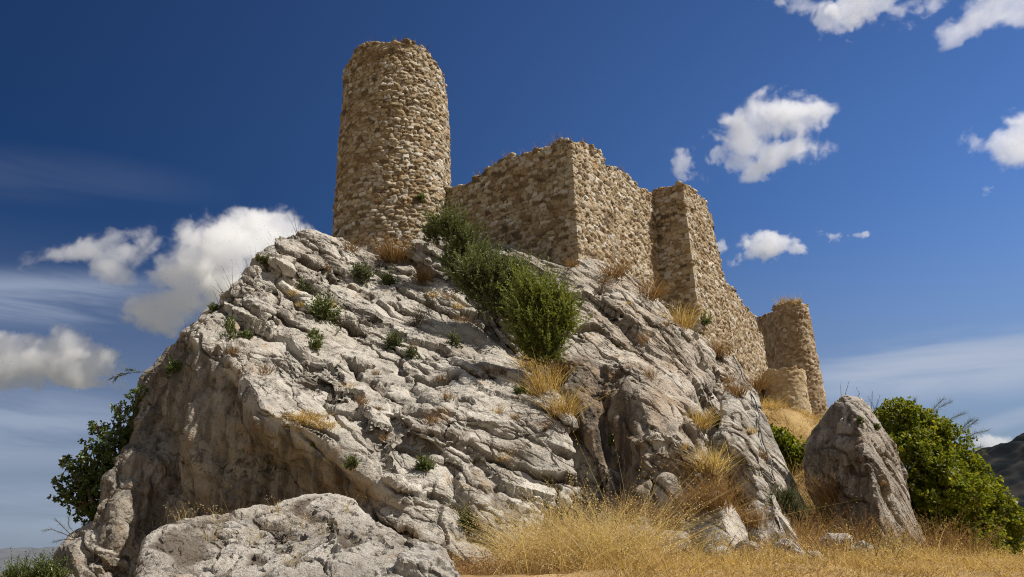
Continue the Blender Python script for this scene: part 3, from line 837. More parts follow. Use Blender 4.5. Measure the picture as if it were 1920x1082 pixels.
# ------------------------------------------------------------------ masonry
def stones2d(U, Z, w, h, seed, wild=0.30):
    Z = Z + 0.16 * h * np.sin(U * 1.7 + seed) + 0.5 * h * fbm(np.stack([U, Z, 0 * U + seed], 1), 0.5, 2, 0.5, seed + 5)
    r = np.floor(Z / h).astype(np.int64)
    f1 = np.full(len(U), 9.0); f2 = np.full(len(U), 9.0)
    cid = np.zeros(len(U)); du = np.zeros(len(U)); dz = np.zeros(len(U))
    for dr in (-1, 0, 1):
        rr_ = r + dr
        off = hash01(rr_, seed=seed) * 3
        wr = w * (0.75 + 0.6 * hash01(rr_, seed=seed + 1))
        c0 = np.floor(U / wr - off).astype(np.int64)
        for dc in (-2, -1, 0, 1, 2):
            c = c0 + dc
            a, b_, k = hash01(c, rr_, seed=seed + 2), hash01(c, rr_, seed=seed + 3), hash01(c, rr_, seed=seed + 4)
            x = (c + 0.5 + off + (a - 0.5) * 2 * wild) * wr
            y = (rr_ + 0.5 + (b_ - 0.5) * 2 * wild * 0.8) * h
            su, sv = (U - x) / wr, (Z - y) / h
            d = (np.abs(su + 0.22 * sv * (a - 0.5) * 4) ** 3 + np.abs(sv + 0.18 * su * (b_ - 0.5) * 4) ** 3) ** (1 / 3.0) / (0.48 + 1.0 * k)
            m1 = d < f1
            f2 = np.where(m1, f1, np.minimum(f2, d))
            cid = np.where(m1, hash01(c, rr_, seed=seed + 6), cid)
            du = np.where(m1, su, du); dz = np.where(m1, sv, dz)
            f1 = np.where(m1, d, f1)
    return f1, f2, cid, du, dz


def dress(P, N, U, Z, w, h, seed, depth=0.055, prot=0.06, gone=0.25):
    """push a bare wall surface out into irregular rubble stones; returns points, colour, joints"""
    f1, f2, cid, du, dz = stones2d(U, Z, w, h, seed)
    e = f2 - f1
    # smaller packing stones between the big ones
    g1, g2, gid, gu, gz = stones2d(U + 0.05, Z, w * 0.5, h * 0.5, seed + 31)
    small = sstep(0.03, 0.10, g2 - g1)
    gap = 1 - sstep(0.05, 0.13, e)
    dome = sstep(0.02, 0.20, e)
    r1, r2, r3 = (hash01((cid * 16777216).astype(np.int64), seed=k) for k in (91, 92, 93))
    Q = np.stack([U, Z, 0 * U + seed], 1)
    fill = sstep(0.1, 0.5, fbm(Q, 0.35, 3, 0.5, seed + 7)) * gone      # patches where the mortar is still full
    d = depth * dome * (1 - 0.6 * fill) + prot * (r1 - 0.45) * sstep(0.03, 0.14, e) * (1 - 0.5 * fill)
    d += 0.065 * (du * (r2 - 0.5) * 1.7 + dz * (r3 - 0.6) * 1.6) * dome
    d += 0.028 * small * gap * hash01((gid * 16777216).astype(np.int64), seed=94)
    d += 0.016 * fbm(P, 5.5, 4, 0.6, seed + 11) + 0.05 * fbm(P, 0.6, 3, 0.5, seed + 13)
    d -= 0.06 * sstep(0.965, 0.99, hash01((cid * 16777216).astype(np.int64), seed=95)) * sstep(0.08, 0.2, e)     # missing stones
    joint = np.clip(gap * (1 - 0.75 * small) + 0.6 * fill * (1 - sstep(0.1, 0.35, e)), 0, 1)
    rnd = np.where(gap * small > 0.5, gid, cid)
    return P + N * d[:, None], rnd, joint


def grid_faces(a, b_, flip=False):
    i_, j_ = np.meshgrid(np.arange(a - 1), np.arange(b_ - 1), indexing='ij')
    q = np.stack([i_ * b_ + j_, (i_ + 1) * b_ + j_, (i_ + 1) * b_ + j_ + 1, i_ * b_ + j_ + 1], 2).reshape(-1, 4)
    return q[:, ::-1] if flip else q


def lump(seed, n=2):
    """one loose stone: a knobbly subdivided octahedron, unit size"""
    V = np.array([[1, 0, 0], [-1, 0, 0], [0, 1, 0], [0, -1, 0], [0, 0, 1], [0, 0, -1]], float)
    T = np.array([[0, 2, 4], [2, 1, 4], [1, 3, 4], [3, 0, 4], [2, 0, 5], [1, 2, 5], [3, 1, 5], [0, 3, 5]])
    for _ in range(n):
        L = np.linalg.norm(V[T[:, 0]] - V[T[:, 1]], axis=1).max() * 0.62
        V, T = refine(V, T, lambda M: np.full(len(M), L), 1)
        V /= np.linalg.norm(V, axis=1, keepdims=True)
    V = np.sign(V) * np.abs(V) ** 0.75
    V *= (1 + 0.28 * fbm(V + seed * 3.7, 0.9, 3, 0.5, seed))[:, None]
    return V, T


LUMPS = [lump(k) for k in range(6)]


def scatter_lumps(pts, sizes, seed):
    r = np.random.default_rng(seed)
    Vs, Ts, A, n = [], [], [], 0
    for p, s in zip(pts, sizes):
        V, T = LUMPS[r.integers(6)]
        a = r.uniform(0, 6.28)
        q = V * s * np.array([1.0, 0.85, 0.62]) * r.uniform(0.75, 1.25, 3)
        q = np.stack([q[:, 0] * math.cos(a) - q[:, 1] * math.sin(a), q[:, 0] * math.sin(a) + q[:, 1] * math.cos(a), q[:, 2]], 1) + p
        Vs.append(q); Ts.append(T + n); n += len(q); A.append(np.full(len(q), r.random()))
    V = np.concatenate(Vs)
    return V, np.concatenate(Ts), {"rnd": np.concatenate(A), "joint": np.zeros(len(V))}


def round_tower(name, label, axis, zb, zt, rb, rt, mat, w, h, seed, res, top=None, group=None, cat="tower", face=None, crest=0.16, local=0.0, **kw):
    ctr = math.atan2(-axis[1], -axis[0])                       # the side turned to the eye
    k = int(math.pi * rb / res)
    th_f = np.linspace(ctr - 1.75, ctr + 1.75, k)
    th_b = np.linspace(ctr + 1.75, ctr - 1.75 + 2 * math.pi, max(12, k // 5))[1:-1]
    th = np.concatenate([th_f, th_b])
    zs = np.arange(zb, zt + 0.8, res)
    TH, Z = np.meshgrid(th, zs, indexing='ij')
    tp = np.full(len(th), zt) if top is None else np.array([top(a - ctr if a - ctr < math.pi else a - ctr - 2 * math.pi) for a in th])
    U1 = th * rb
    jag = h * (hash01(np.floor(U1 / (w * 0.8)), seed=seed + 3) - 0.5) * 0.9 + 0.25 * h * perlin(np.stack([U1 * 6, 0 * U1, 0 * U1 + seed], 1), 3)
    tp = tp + jag
    Zc = np.minimum(Z, tp[:, None])
    f = np.clip((Zc - zb) / (zt - zb), 0, 1.1)
    rad = rb + (rt - rb) * f
    N = np.stack([np.cos(TH), np.sin(TH), 0 * TH], 2)
    P = np.stack([axis[0] + rad * np.cos(TH), axis[1] + rad * np.sin(TH), Zc], 2)
    V, rnd, jt = dress(P.reshape(-1, 3), N.reshape(-1, 3), (TH * rb).ravel(), Zc.ravel(), w, h, seed, **kw)
    a, b_ = TH.shape
    q = grid_faces(a, b_)
    i_ = np.arange(b_ - 1)
    q = np.concatenate([q, np.stack([(a - 1) * b_ + i_, i_, i_ + 1, (a - 1) * b_ + i_ + 1], 1)])
    # rough top: an inner ring slightly lower and the centre
    nb = len(V)
    ring = np.arange(a) * b_ + b_ - 1
    inner = V[ring].copy(); inner[:, :2] = axis[:2] + (inner[:, :2] - axis[:2]) * 0.6; inner[:, 2] -= 0.1
    V = np.concatenate([V, inner, [[axis[0], axis[1], inner[:, 2].mean()]]])
    j_ = np.arange(a); j2_ = (j_ + 1) % a
    q = np.concatenate([q, np.stack([ring[j_], ring[j2_], nb + j2_, nb + j_], 1), np.stack([nb + j_, nb + j2_, np.full(a, nb + a), np.full(a, nb + a)], 1)])
    tri = np.concatenate([q[:, [0, 1, 2]], q[:, [0, 2, 3]]])
    tri = tri[(tri[:, 0] != tri[:, 1]) & (tri[:, 1] != tri[:, 2]) & (tri[:, 0] != tri[:, 2])]
    ext = a + 1
    root = thing(name, label, cat, (axis[0], axis[1], zb), group)
    body = mesh_from("shaft", V, tri, mat, None, True, {"rnd": np.concatenate([rnd, np.full(ext, 0.3)]), "joint": np.concatenate([jt, np.full(ext, 1.0)])})
    parent_keep(body, root)
    r = np.random.default_rng(seed)
    if crest:
        idx = r.choice(np.arange(k), int(k * res / crest * 2.4))
        pts = V[ring[idx]] * 1.0
        pts[:, :2] = axis[:2] + (pts[:, :2] - axis[:2]) * r.uniform(0.86, 0.985, len(idx))[:, None]
        pts[:, 2] += r.uniform(-0.6, 0.25, len(idx)) * crest
        cv, ct, ca = scatter_lumps(pts, r.uniform(0.45, 0.85, len(idx)) * crest, seed)
        parent_keep(mesh_from("crest_cobble", cv, ct, mat, None, True, ca), root)
    s = V[ring]
    BVHS.append((BVHTree.FromPolygons([tuple(x) for x in V], [tuple(int(i) for i in x) for x in tri]), root))
    return root, s


def parent_keep(o, root):
    o.parent = root
    o.matrix_parent_inverse = Matrix.Translation(-root.location)


def wall(name, label, path, topf, zb, mat, w, h, seed, res, thick=1.1, group=None, cat="wall", crest=0.16, dent=None, batter=0.0, quoins=(), qsize=(0.36, 0.26), **kw):
    """path: plan points of the visible side, left to right; topf(point xy) -> crest height"""
    path = [np.array(p[:2], float) for p in path]
    us, pts, nms = [], [], []
    acc = 0.0
    segn = []
    for a, b_ in zip(path, path[1:]):
        d = (b_ - a) / np.linalg.norm(b_ - a); segn.append(np.array([d[1], -d[0]]))
    for i, (a, b_) in enumerate(zip(path, path[1:])):
        L = np.linalg.norm(b_ - a)
        k = max(2, int(L / res))
        for q in np.linspace(0, 1, k, endpoint=(i == len(path) - 2)):
            us.append(acc + q * L); pts.append(a + (b_ - a) * q)
            if q == 0 and i > 0:
                nm = segn[i - 1] + segn[i]; nms.append(nm / np.linalg.norm(nm))
            else: nms.append(segn[i])
        acc += L
    us, pts, nms = np.array(us), np.array(pts), np.array(nms)
    tp = np.array([topf(p) for p in pts])
    tp = tp + h * (hash01(np.floor(us / (w * 0.8)), seed=seed + 3) - 0.5) * 0.9 + 0.25 * h * perlin(np.stack([us * 6, 0 * us, 0 * us + seed], 1), 3)
    zs = np.arange(zb, tp.max() + res, res)
    U, Z = np.meshgrid(us, zs, indexing='ij')
    Zc = np.minimum(Z, tp[:, None])
    N = np.repeat(np.concatenate([nms, np.zeros((len(nms), 1))], 1)[:, None, :], len(zs), 1)
    P = np.concatenate([np.repeat(pts[:, None, :], len(zs), 1), Zc[:, :, None]], 2)
    P = P + N * (batter * (tp.max() - Zc))[:, :, None]
    V, rnd, jt = dress(P.reshape(-1, 3), N.reshape(-1, 3), U.ravel(), Zc.ravel(), w, h, seed, **kw)
    if dent: V = dent(V, N.reshape(-1, 3))
    a, b_ = U.shape
    q = grid_faces(a, b_)
    ring = np.arange(a) * b_ + b_ - 1
    nb = len(V)
    # thickness: back face set in along the normals
    back = np.concatenate([pts - nms * thick, (tp - 0.05)[:, None]], 1)
    low = back.copy(); low[:, 2] = zb
    V = np.concatenate([V, back, low])
    j_ = np.arange(a - 1)
    q = np.concatenate([q, np.stack([ring[j_], ring[j_ + 1], nb + j_ + 1, nb + j_], 1), np.stack([nb + j_, nb + j_ + 1, nb + a + j_ + 1, nb + a + j_], 1)])
    tri = np.concatenate([q[:, [0, 1, 2]], q[:, [0, 2, 3]]])
    ends = []
    for c, flip in ((0, False), (a - 1, True)):
        col_ = list(range(c * b_, c * b_ + b_)) + [nb + c, nb + a + c]
        for i in range(1, len(col_) - 1):
            ends.append((col_[0], col_[i + 1], col_[i]) if not flip else (col_[0], col_[i], col_[i + 1]))
    tri = np.concatenate([tri, np.array(ends)])
    root = thing(name, label, cat, (pts[len(pts) // 2][0], pts[len(pts) // 2][1], zb), group)
    ext = 2 * a
    body = mesh_from("stonework", V, tri, mat, None, True, {"rnd": np.concatenate([rnd, np.full(ext, 0.3)]), "joint": np.concatenate([jt, np.full(ext, 1.0)])})
    parent_keep(body, root)
    r = np.random.default_rng(seed)
    if crest:
        idx = r.choice(np.arange(a), int(a * res / crest * 3.2))
        pc = V[ring[idx]].copy()
        pc[:, :2] -= nms[idx] * r.uniform(0.02, 0.5, len(idx))[:, None]
        pc[:, 2] += r.uniform(-0.5, 0.3, len(idx)) * crest
        cv, ct, ca = scatter_lumps(pc, r.uniform(0.45, 0.9, len(idx)) * crest, seed)
        parent_keep(mesh_from("crest_cobble", cv, ct, mat, None, True, ca), root)
    for (qi, z0, z1) in quoins:
        # squared blocks bonded alternately into the two faces at a corner of the path
        c = path[qi]; n1, n2 = segn[qi - 1], segn[qi]
        d1, d2 = np.array([-n1[1], n1[0]]), np.array([-n2[1], n2[0]])   # along the first and second faces
        Vs, Ts, A, n0 = [], [], [], 0
        z = z0; k = 0
        while z < z1:
            hh = qsize[1] * r.uniform(0.75, 1.25)
            l1, l2 = (qsize[0] * r.uniform(1.0, 1.4), qsize[0] * r.uniform(0.5, 0.75)) if k % 2 else (qsize[0] * r.uniform(0.5, 0.75), qsize[0] * r.uniform(1.0, 1.4))
            g = 0.012; o_ = r.uniform(0.015, 0.06)
            bb = batter * (tp.max() - z)
            X, Y_, Z_ = np.meshgrid([-0.5, -0.46, -0.15, 0.15, 0.46, 0.5], [-0.5, -0.46, -0.15, 0.15, 0.46, 0.5], [-0.5, -0.44, 0, 0.44, 0.5], indexing='ij')
            G = np.stack([X.ravel(), Y_.ravel(), Z_.ravel()], 1)
            on = (np.abs(G) > 0.49).sum(1)
            keep = on > 0
            # build the shell as the six faces
            idx_map = {}
            shp = (6, 6, 5)
            flat = lambda i, j, k_: (i * shp[1] + j) * shp[2] + k_
            quads = []
            for ax in range(3):
                o1, o2 = [x for x in range(3) if x != ax]
                for side in (0, shp[ax] - 1):
                    for i in range(shp[o1] - 1):
                        for j in range(shp[o2] - 1):
                            cc = []
                            for (di, dj) in ((0, 0), (1, 0), (1, 1), (0, 1)):
                                t3 = [0, 0, 0]; t3[ax] = side; t3[o1] = i + di; t3[o2] = j + dj
                                cc.append(flat(*t3))
                            quads.append(cc if (side == 0) == (ax == 1) else cc[::-1])
            Gs = G.copy()
            rd = np.where((on >= 2), 0.965, 1.0)[:, None]
            Gs = Gs * rd
            # local x runs back along face one, y along face two
            p2 = c[None, :] + (n1 + n2)[None, :] * (o_ + bb) + (-d1)[None, :] * ((Gs[:, :1] + 0.5) * l1) + d2[None, :] * ((Gs[:, 1:2] + 0.5) * l2)
            q3 = np.concatenate([p2, (z + hh / 2 + Gs[:, 2:] * (hh - g))], 1)
            q3 += 0.014 * np.stack([fbm(q3, 4, 3, 0.5, seed + s_) for s_ in (1, 2, 3)], 1)
            used = np.unique(np.array(quads))
            remap = np.full(len(q3), -1); remap[used] = np.arange(len(used))
            Vs.append(q3[used]); Ts.append(remap[np.array(quads)] + n0); n0 += len(used)
            A.append(np.full(len(used), r.uniform(0.35, 0.95)))
            z += hh; k += 1
        Vq = np.concatenate(Vs)
        qo = mesh_from("corner_quoin_brick", Vq, np.concatenate(Ts), mat, None, False, {"rnd": np.concatenate(A), "joint": np.zeros(len(Vq))})
        parent_keep(qo, root)
    BVHS.append((BVHTree.FromPolygons([tuple(x) for x in V], [tuple(int(i) for i in x) for x in tri]), root))
    return root, V[ring]


# tall round tower
TA = at(737, 445, 25.6); TB = at(743, 95, 25.6)
TA[0] = (TA[0] + TB[0]) / 2
ztop = at(740, 72, 25.6 - 2.0)[2]
tw, tower_top = round_tower("round_tower", "tall round rubble stone tower standing on the peak of the crag", (TA[0], TA[1]), TA[2] - 3.0, ztop, 2.16, 1.89, STONE, 0.235, 0.14, 101, 0.03,
                            top=lambda a: ztop - 0.06 - 0.55 * sstep(0.55, 1.0, a) - 0.5 * sstep(0.95, 1.45, a) - 0.22 * sstep(-0.8, -1.35, a) + 0.07 * math.sin(a * 7), depth=0.065, prot=0.05, gone=0.45)
print("tower", TA, ztop, [proj((TA[0] + s * 2.1, TA[1], z)) for s in (-1, 1) for z in (TA[2], ztop)])

# curtain wall with its corner
C = at(1085, 492, 22.2)
ang_l, ang_r = R(-57), R(33)
dl = np.array([math.sin(ang_l), math.cos(ang_l), 0]); dr_w = np.array([math.sin(ang_r), math.cos(ang_r), 0])
nl, nr_w = np.array([dl[1], -dl[0], 0]) * -1, np.array([dr_w[1], -dr_w[0], 0])
if nl[1] > 0: nl = -nl
def prof_on(px_list, p0, nrm, dvec):
    q = [hitplane(u, v, p0, nrm) for u, v in px_list]
    s = [float(np.dot(x - p0, dvec)) for x in q]; z = [float(x[2]) for x in q]
    o = np.argsort(s)
    return np.array(s)[o], np.array(z)[o]
sl_, zl_ = prof_on([(840, 350), (858, 347), (880, 344), (900, 330), (930, 306), (948, 298), (985, 288), (1020, 276), (1048, 267), (1071, 267)], C, nl, dl)
sr_, zr_ = prof_on([(1071, 267), (1085, 268), (1100, 274), (1122, 284), (1128, 297), (1132, 314), (1152, 317), (1180, 330), (1196, 352), (1212, 362), (1230, 374), (1260, 395)], C, nr_w, dr_w)
L_left = float(np.dot(hitplane(838, 400, C, nl) - C, dl))
Pin = hitplane(1233, 470, C, nr_w)
L_in = float(np.dot(Pin - C, dr_w))
def top1(p):
    d = np.array([p[0] - C[0], p[1] - C[1], 0])
    a, b_ = float(d @ dl), float(d @ dr_w)
    return float(np.interp(a, sl_, zl_)) if a > b_ else float(np.interp(b_, sr_, zr_))
zb1 = C[2] - 2.2
wl, wall_top = wall("curtain_wall", "high ruined rubble wall whose sharp corner stands between the round tower and the square turret", [C + dl * L_left, C, C + dr_w * (L_in + 1.2)], top1, zb1, STONE, 0.24, 0.145, 131, 0.032,
     quoins=[(1, zb1 + 0.5, float(np.interp(0, sr_, zr_)) - 0.15)], qsize=(0.26, 0.22), depth=0.06, prot=0.06)
print("corner", C, "left end", C + dl * L_left, L_left, "Pin", Pin, L_in)

# square turret
def wsolve():
    best = None
    for wv in np.linspace(0.2, 2.5, 240):
        p = np.array([Pin[0], Pin[1], 0]) + nr_w * wv
        zt_ = hitplane(1278, 350, p, np.array([0, -1.0, 0]))[2]
        u, v = proj((p[0], p[1], zt_))
        if best is None or abs(u - 1279) < best[0]: best = (abs(u - 1279), wv, zt_)
    return best
_, wb, zt2 = wsolve()
Pout = np.array([Pin[0], Pin[1], 0]) + nr_w * wb
ang2 = R(30)
d2_ = np.array([math.sin(ang2), math.cos(ang2), 0]); n2_ = np.array([d2_[1], -d2_[0], 0])
P3 = hitplane(1352, 520, Pout, n2_); P3[2] = 0
L2 = float(np.dot(P3 - Pout, d2_))
s2, z2 = prof_on([(1279, 347), (1290, 352), (1308, 368), (1322, 380), (1331, 395), (1334, 420), (1340, 455), (1346, 480), (1352, 505)], Pout, n2_, d2_)
zin = hitplane(1230, 352, Pin, nr_w)[2]
def top2(p):
    d = np.array([p[0] - Pout[0], p[1] - Pout[1], 0])
    b_ = float(d @ d2_)
    if b_ > 0.02: return float(np.interp(b_, s2, z2))
    return float(np.interp(-(d @ nr_w), [0, wb * 0.4, wb], [z2[0], z2[0] + 0.05, z2[0] - 0.12]))
print("turret w", wb, "Pout", Pout, "P3", P3, L2, "z", zt2, z2, zin)
zb2 = at(1308, 612, Pout[1])[2] - 1.6
wall("square_turret", "projecting square turret with dressed corner blocks halfway along the wall", [Pin - nr_w * 0.8, Pout, P3, P3 - n2_ * 1.0], top2, zb2, STONE, 0.26, 0.15, 151, 0.034, thick=0.9, cat="turret",
     quoins=[(1, zb2 + 0.4, z2[0] - 0.3)], qsize=(0.36, 0.25), depth=0.065, prot=0.06, batter=0.012)

# lower wall running down from the turret
ang3 = R(27.5)
d3 = np.array([math.sin(ang3), math.cos(ang3), 0]); n3 = np.array([d3[1], -d3[0], 0])
Pe = hitplane(1437, 690, P3, n3); L3 = float(np.dot(Pe - P3, d3))
s3, z3 = prof_on([(1340, 470), (1352, 512), (1360, 536), (1375, 545), (1384, 560), (1396, 577), (1412, 592), (1424, 625)], P3, n3, d3)
print("lower wall", P3, Pe, L3, s3, z3)
arch_c = hitplane(1390, 712, P3, n3)
arch_s = float(np.dot(arch_c - P3, d3)); arch_z = arch_c[2]
def arch(V, N):
    s = (V - P3) @ d3; z = V[:, 2]
    wv = np.abs(s - arch_s) / 0.95
    inside = (wv < 1) & (z < arch_z + 0.75 * np.sqrt(np.clip(1 - wv ** 2, 0, 1))) & (np.abs((V - P3) @ n3) < 0.6)
    return V - n3[None, :] * (inside * 0.4)[:, None]
def top3(p):
    return float(np.interp((np.array([p[0], p[1], 0]) - P3) @ d3, s3, z3))
zb3 = at(1440, 775, Pe[1])[2] - 2.0
wall("curtain_wall", "long low wall of coursed stones sloping down from the square turret, with a blocked arch", [P3 - d3 * 0.05, P3 + d3 * L3, P3 + d3 * L3 - n3 * 1.2], top3, zb3, STONE, 0.32, 0.165, 171, 0.042, thick=0.9, dent=arch, depth=0.06, prot=0.055, batter=0.0, gone=0.1)

# far round tower, its wall and the pale bastion in front of it
FY = 40.0
FA = at(1513, 775, FY); FB = at(1481, 580, FY)
fx = (FA[0] + FB[0]) / 2
print("far tower", FA, FB)
fzt = at(1480, 566, FY - 0.9)[2]
_, far_top = round_tower("round_tower", "smaller distant round tower with dry grass growing on its flat top", (fx, FY), FA[2] - 2.5, fzt, 1.08, 0.86, STONE_FAR, 0.24, 0.18, 201, 0.05, top=lambda a: fzt + 0.1 * math.cos(a) - 0.1, crest=0.10, depth=0.05, prot=0.045)
W0 = at(1385, 625, 48.0); W1 = at(1478, 600, FY + 0.3)
dW = (W1 - W0) * np.array([1, 1, 0]); LW = np.linalg.norm(dW); dW /= LW; nW = np.array([dW[1], -dW[0], 0])
sW, zW = prof_on([(1395, 608), (1415, 600), (1432, 592), (1446, 586), (1470, 580)], W0, nW, dW)
wall("curtain_wall", "short dark shaded wall joining the distant round tower", [W0, W0 + dW * LW], lambda p: float(np.interp((np.array([p[0], p[1], 0]) - W0 * [1, 1, 0]) @ dW, sW, zW)), W0[2] - 6, STONE_FAR, 0.26, 0.18, 221, 0.055, thick=0.8, crest=0.10)
BA = at(1474, 740, 35.5)
bzt = at(1470, 697, 35.5)[2]
round_tower("bastion", "squat pale rounded bastion below the distant tower", (BA[0], BA[1]), bzt - 5.0, bzt, 1.06, 0.93, STONE_PALE, 0.30, 0.20, 241, 0.045, crest=0.0, cat="bastion", depth=0.028, prot=0.028, gone=0.95)
# ------------------------------------------------------------------ plants
def unit(A):
    return A / np.maximum(np.linalg.norm(A, axis=-1, keepdims=True), 1e-9)


def blades(B, Dr, L, W, bend, r, segs=3):
    """curved tapering strips: base points, unit directions, lengths, widths, bend vectors"""
    n = len(B)
    side = unit(np.cross(Dr, r.normal(size=(n, 3))))
    ts = np.linspace(0, 1, segs + 1)
    lv = []
    for tt in ts:
        p = B + Dr * (L * tt)[:, None] + bend * (tt * tt)
        w = (W * (1 - 0.92 * tt ** 1.5) * 0.5)[:, None] * side
        lv += [p - w, p + w]
    V = np.stack(lv, 1).reshape(-1, 3)
    base = np.arange(n)[:, None] * (2 * (segs + 1))
    q = []
    for k in range(segs):
        q.append(np.stack([base[:, 0] + 2 * k, base[:, 0] + 2 * k + 1, base[:, 0] + 2 * k + 3, base[:, 0] + 2 * k + 2], 1))
    tips = B + Dr * L[:, None] + bend
    return V, np.concatenate(q), np.repeat(r.random(n), 2 * (segs + 1)), tips


def leaves(P, D, Nn, L, W, r, fold=0.12):
    n = len(P)
    D = unit(D); side = unit(np.cross(D, Nn)); up = np.cross(side, D)
    L, W = np.broadcast_to(L, n)[:, None], np.broadcast_to(W, n)[:, None]
    mid = P + D * L * 0.45
    V = np.stack([P, mid + side * W / 2 + up * W * fold, P + D * L - up * L * 0.08, mid - side * W / 2 + up * W * fold], 1).reshape(-1, 3)
    return V, np.arange(4 * n).reshape(n, 4), np.repeat(np.clip(r.normal(0.5, 0.22, n), 0, 1), 4)


def join(*parts):
    Vs, Qs, A, n = [], [], [], 0
    for V, Q, a in parts:
        Vs.append(V); Qs.append(Q + n); A.append(a); n += len(V)
    return np.concatenate(Vs), np.concatenate(Qs), np.concatenate(A)


def tube(path, radii, k=7):
    path = np.array(path, float); V = []
    for i, p in enumerate(path):
        d = unit(path[min(i + 1, len(path) - 1)] - path[max(i - 1, 0)])
        a = unit(np.cross(d, [0.31, 0.77, 0.55])); b_ = np.cross(d, a)
        for j in range(k):
            an = 2 * math.pi * j / k
            V.append(p + radii[i] * (a * math.cos(an) + b_ * math.sin(an)))
    Q = [[i * k + j, i * k + (j + 1) % k, (i + 1) * k + (j + 1) % k, (i + 1) * k + j] for i in range(len(path) - 1) for j in range(k)]
    return np.array(V), np.array(Q), np.full(len(V), 0.5)


def clump_centres(clumps, Y):
    out_ = []
    for c in clumps:
        u, v, rp = c[:3]; dy = c[3] if len(c) > 3 else 0.0
        p = at(u, v, Y + dy)
        mp = np.dot(p - EYE, fw) / F
        out_.append((p, rp * mp))
    return out_


def crown_points(cl, n, r, shell=0.55):
    """points in the outer part of a union of balls, with outward normals, uneven on purpose"""
    w = np.array([c[1] ** 2 for c in cl]); w /= w.sum()
    idx = r.choice(len(cl), n, p=w)
    d = unit(r.normal(size=(n, 3)))
    f = shell + (1.06 - shell) * r.random(n) ** 0.6
    C_ = np.array([c[0] for c in cl])[idx]; Rr = np.array([c[1] for c in cl])[idx]
    lump_ = 1 + 0.30 * fbm(d * 1.4 + idx[:, None] * 5.1, 1.6, 3, 0.5, 611)
    P = C_ + d * (Rr * f * lump_)[:, None]
    keep = fbm(P, 1.1 / np.mean(Rr) * 0.55, 3, 0.6, 612) > -0.42
    return P[keep], d[keep]


def leafy_tree(name, label, cat, mat, clumps, Y, base, n, leaf, seed, trunk_r=0.12, group=None, per=6):
    r = np.random.default_rng(seed)
    cl = clump_centres(clumps, Y)
    cl = [(p, R_ * 0.93) for p, R_ in cl]
    P, d = crown_points(cl, n, r)
    k = per
    A = unit(d + 0.7 * r.normal(size=d.shape) + [0, 0, 0.35])
    Pk = np.repeat(P, k, 0); Ak = np.repeat(A, k, 0)
    D = unit(Ak * 0.55 + unit(r.normal(size=Pk.shape)))
    L = leaf * r.uniform(0.6, 1.25, len(Pk))
    V, Q, a = leaves(Pk + D * leaf * 0.15, D, unit(Ak + 0.4 * r.normal(size=Pk.shape)), L, L * 0.62, r)
    a = np.clip(0.55 * a + 0.45 * np.repeat(r.random(len(P)), k * 4), 0, 1)
    root = thing(name, label, cat, base, group)
    parent_keep(mesh_from("crown", V, Q, mat, None, True, {"rnd": a}), root)
    base = np.array(base); parts = []
    mid = base + (np.mean([c[0] for c in cl], 0) - base) * 0.35 + r.normal(size=3) * 0.1
    parts.append(tube([base, (base + mid) / 2 + r.normal(size=3) * 0.06, mid], [trunk_r, trunk_r * 0.85, trunk_r * 0.75]))
    tw = parts[0]
    limbs = []
    for p, R_ in cl:
        m_ = (mid + p) / 2 + r.normal(size=3) * 0.12
        limbs.append(tube([mid, m_, p, p + unit(p - mid) * R_ * 0.6], [trunk_r * 0.6, trunk_r * 0.4, trunk_r * 0.22, 0.008]))
        for _ in range(5):
            e = p + unit(r.normal(size=3) + unit(p - mid) * 0.8) * R_ * 0.95
            limbs.append(tube([p, (p + e) / 2 + r.normal(size=3) * 0.05, e], [trunk_r * 0.16, trunk_r * 0.1, 0.004], 5))
    V, Q, a = join(*limbs)
    parent_keep(mesh_from("trunk", tw[0], tw[1], BARK, None, True), root)
    parent_keep(mesh_from("branch", V, Q, BARK, None, True), root)
    return root


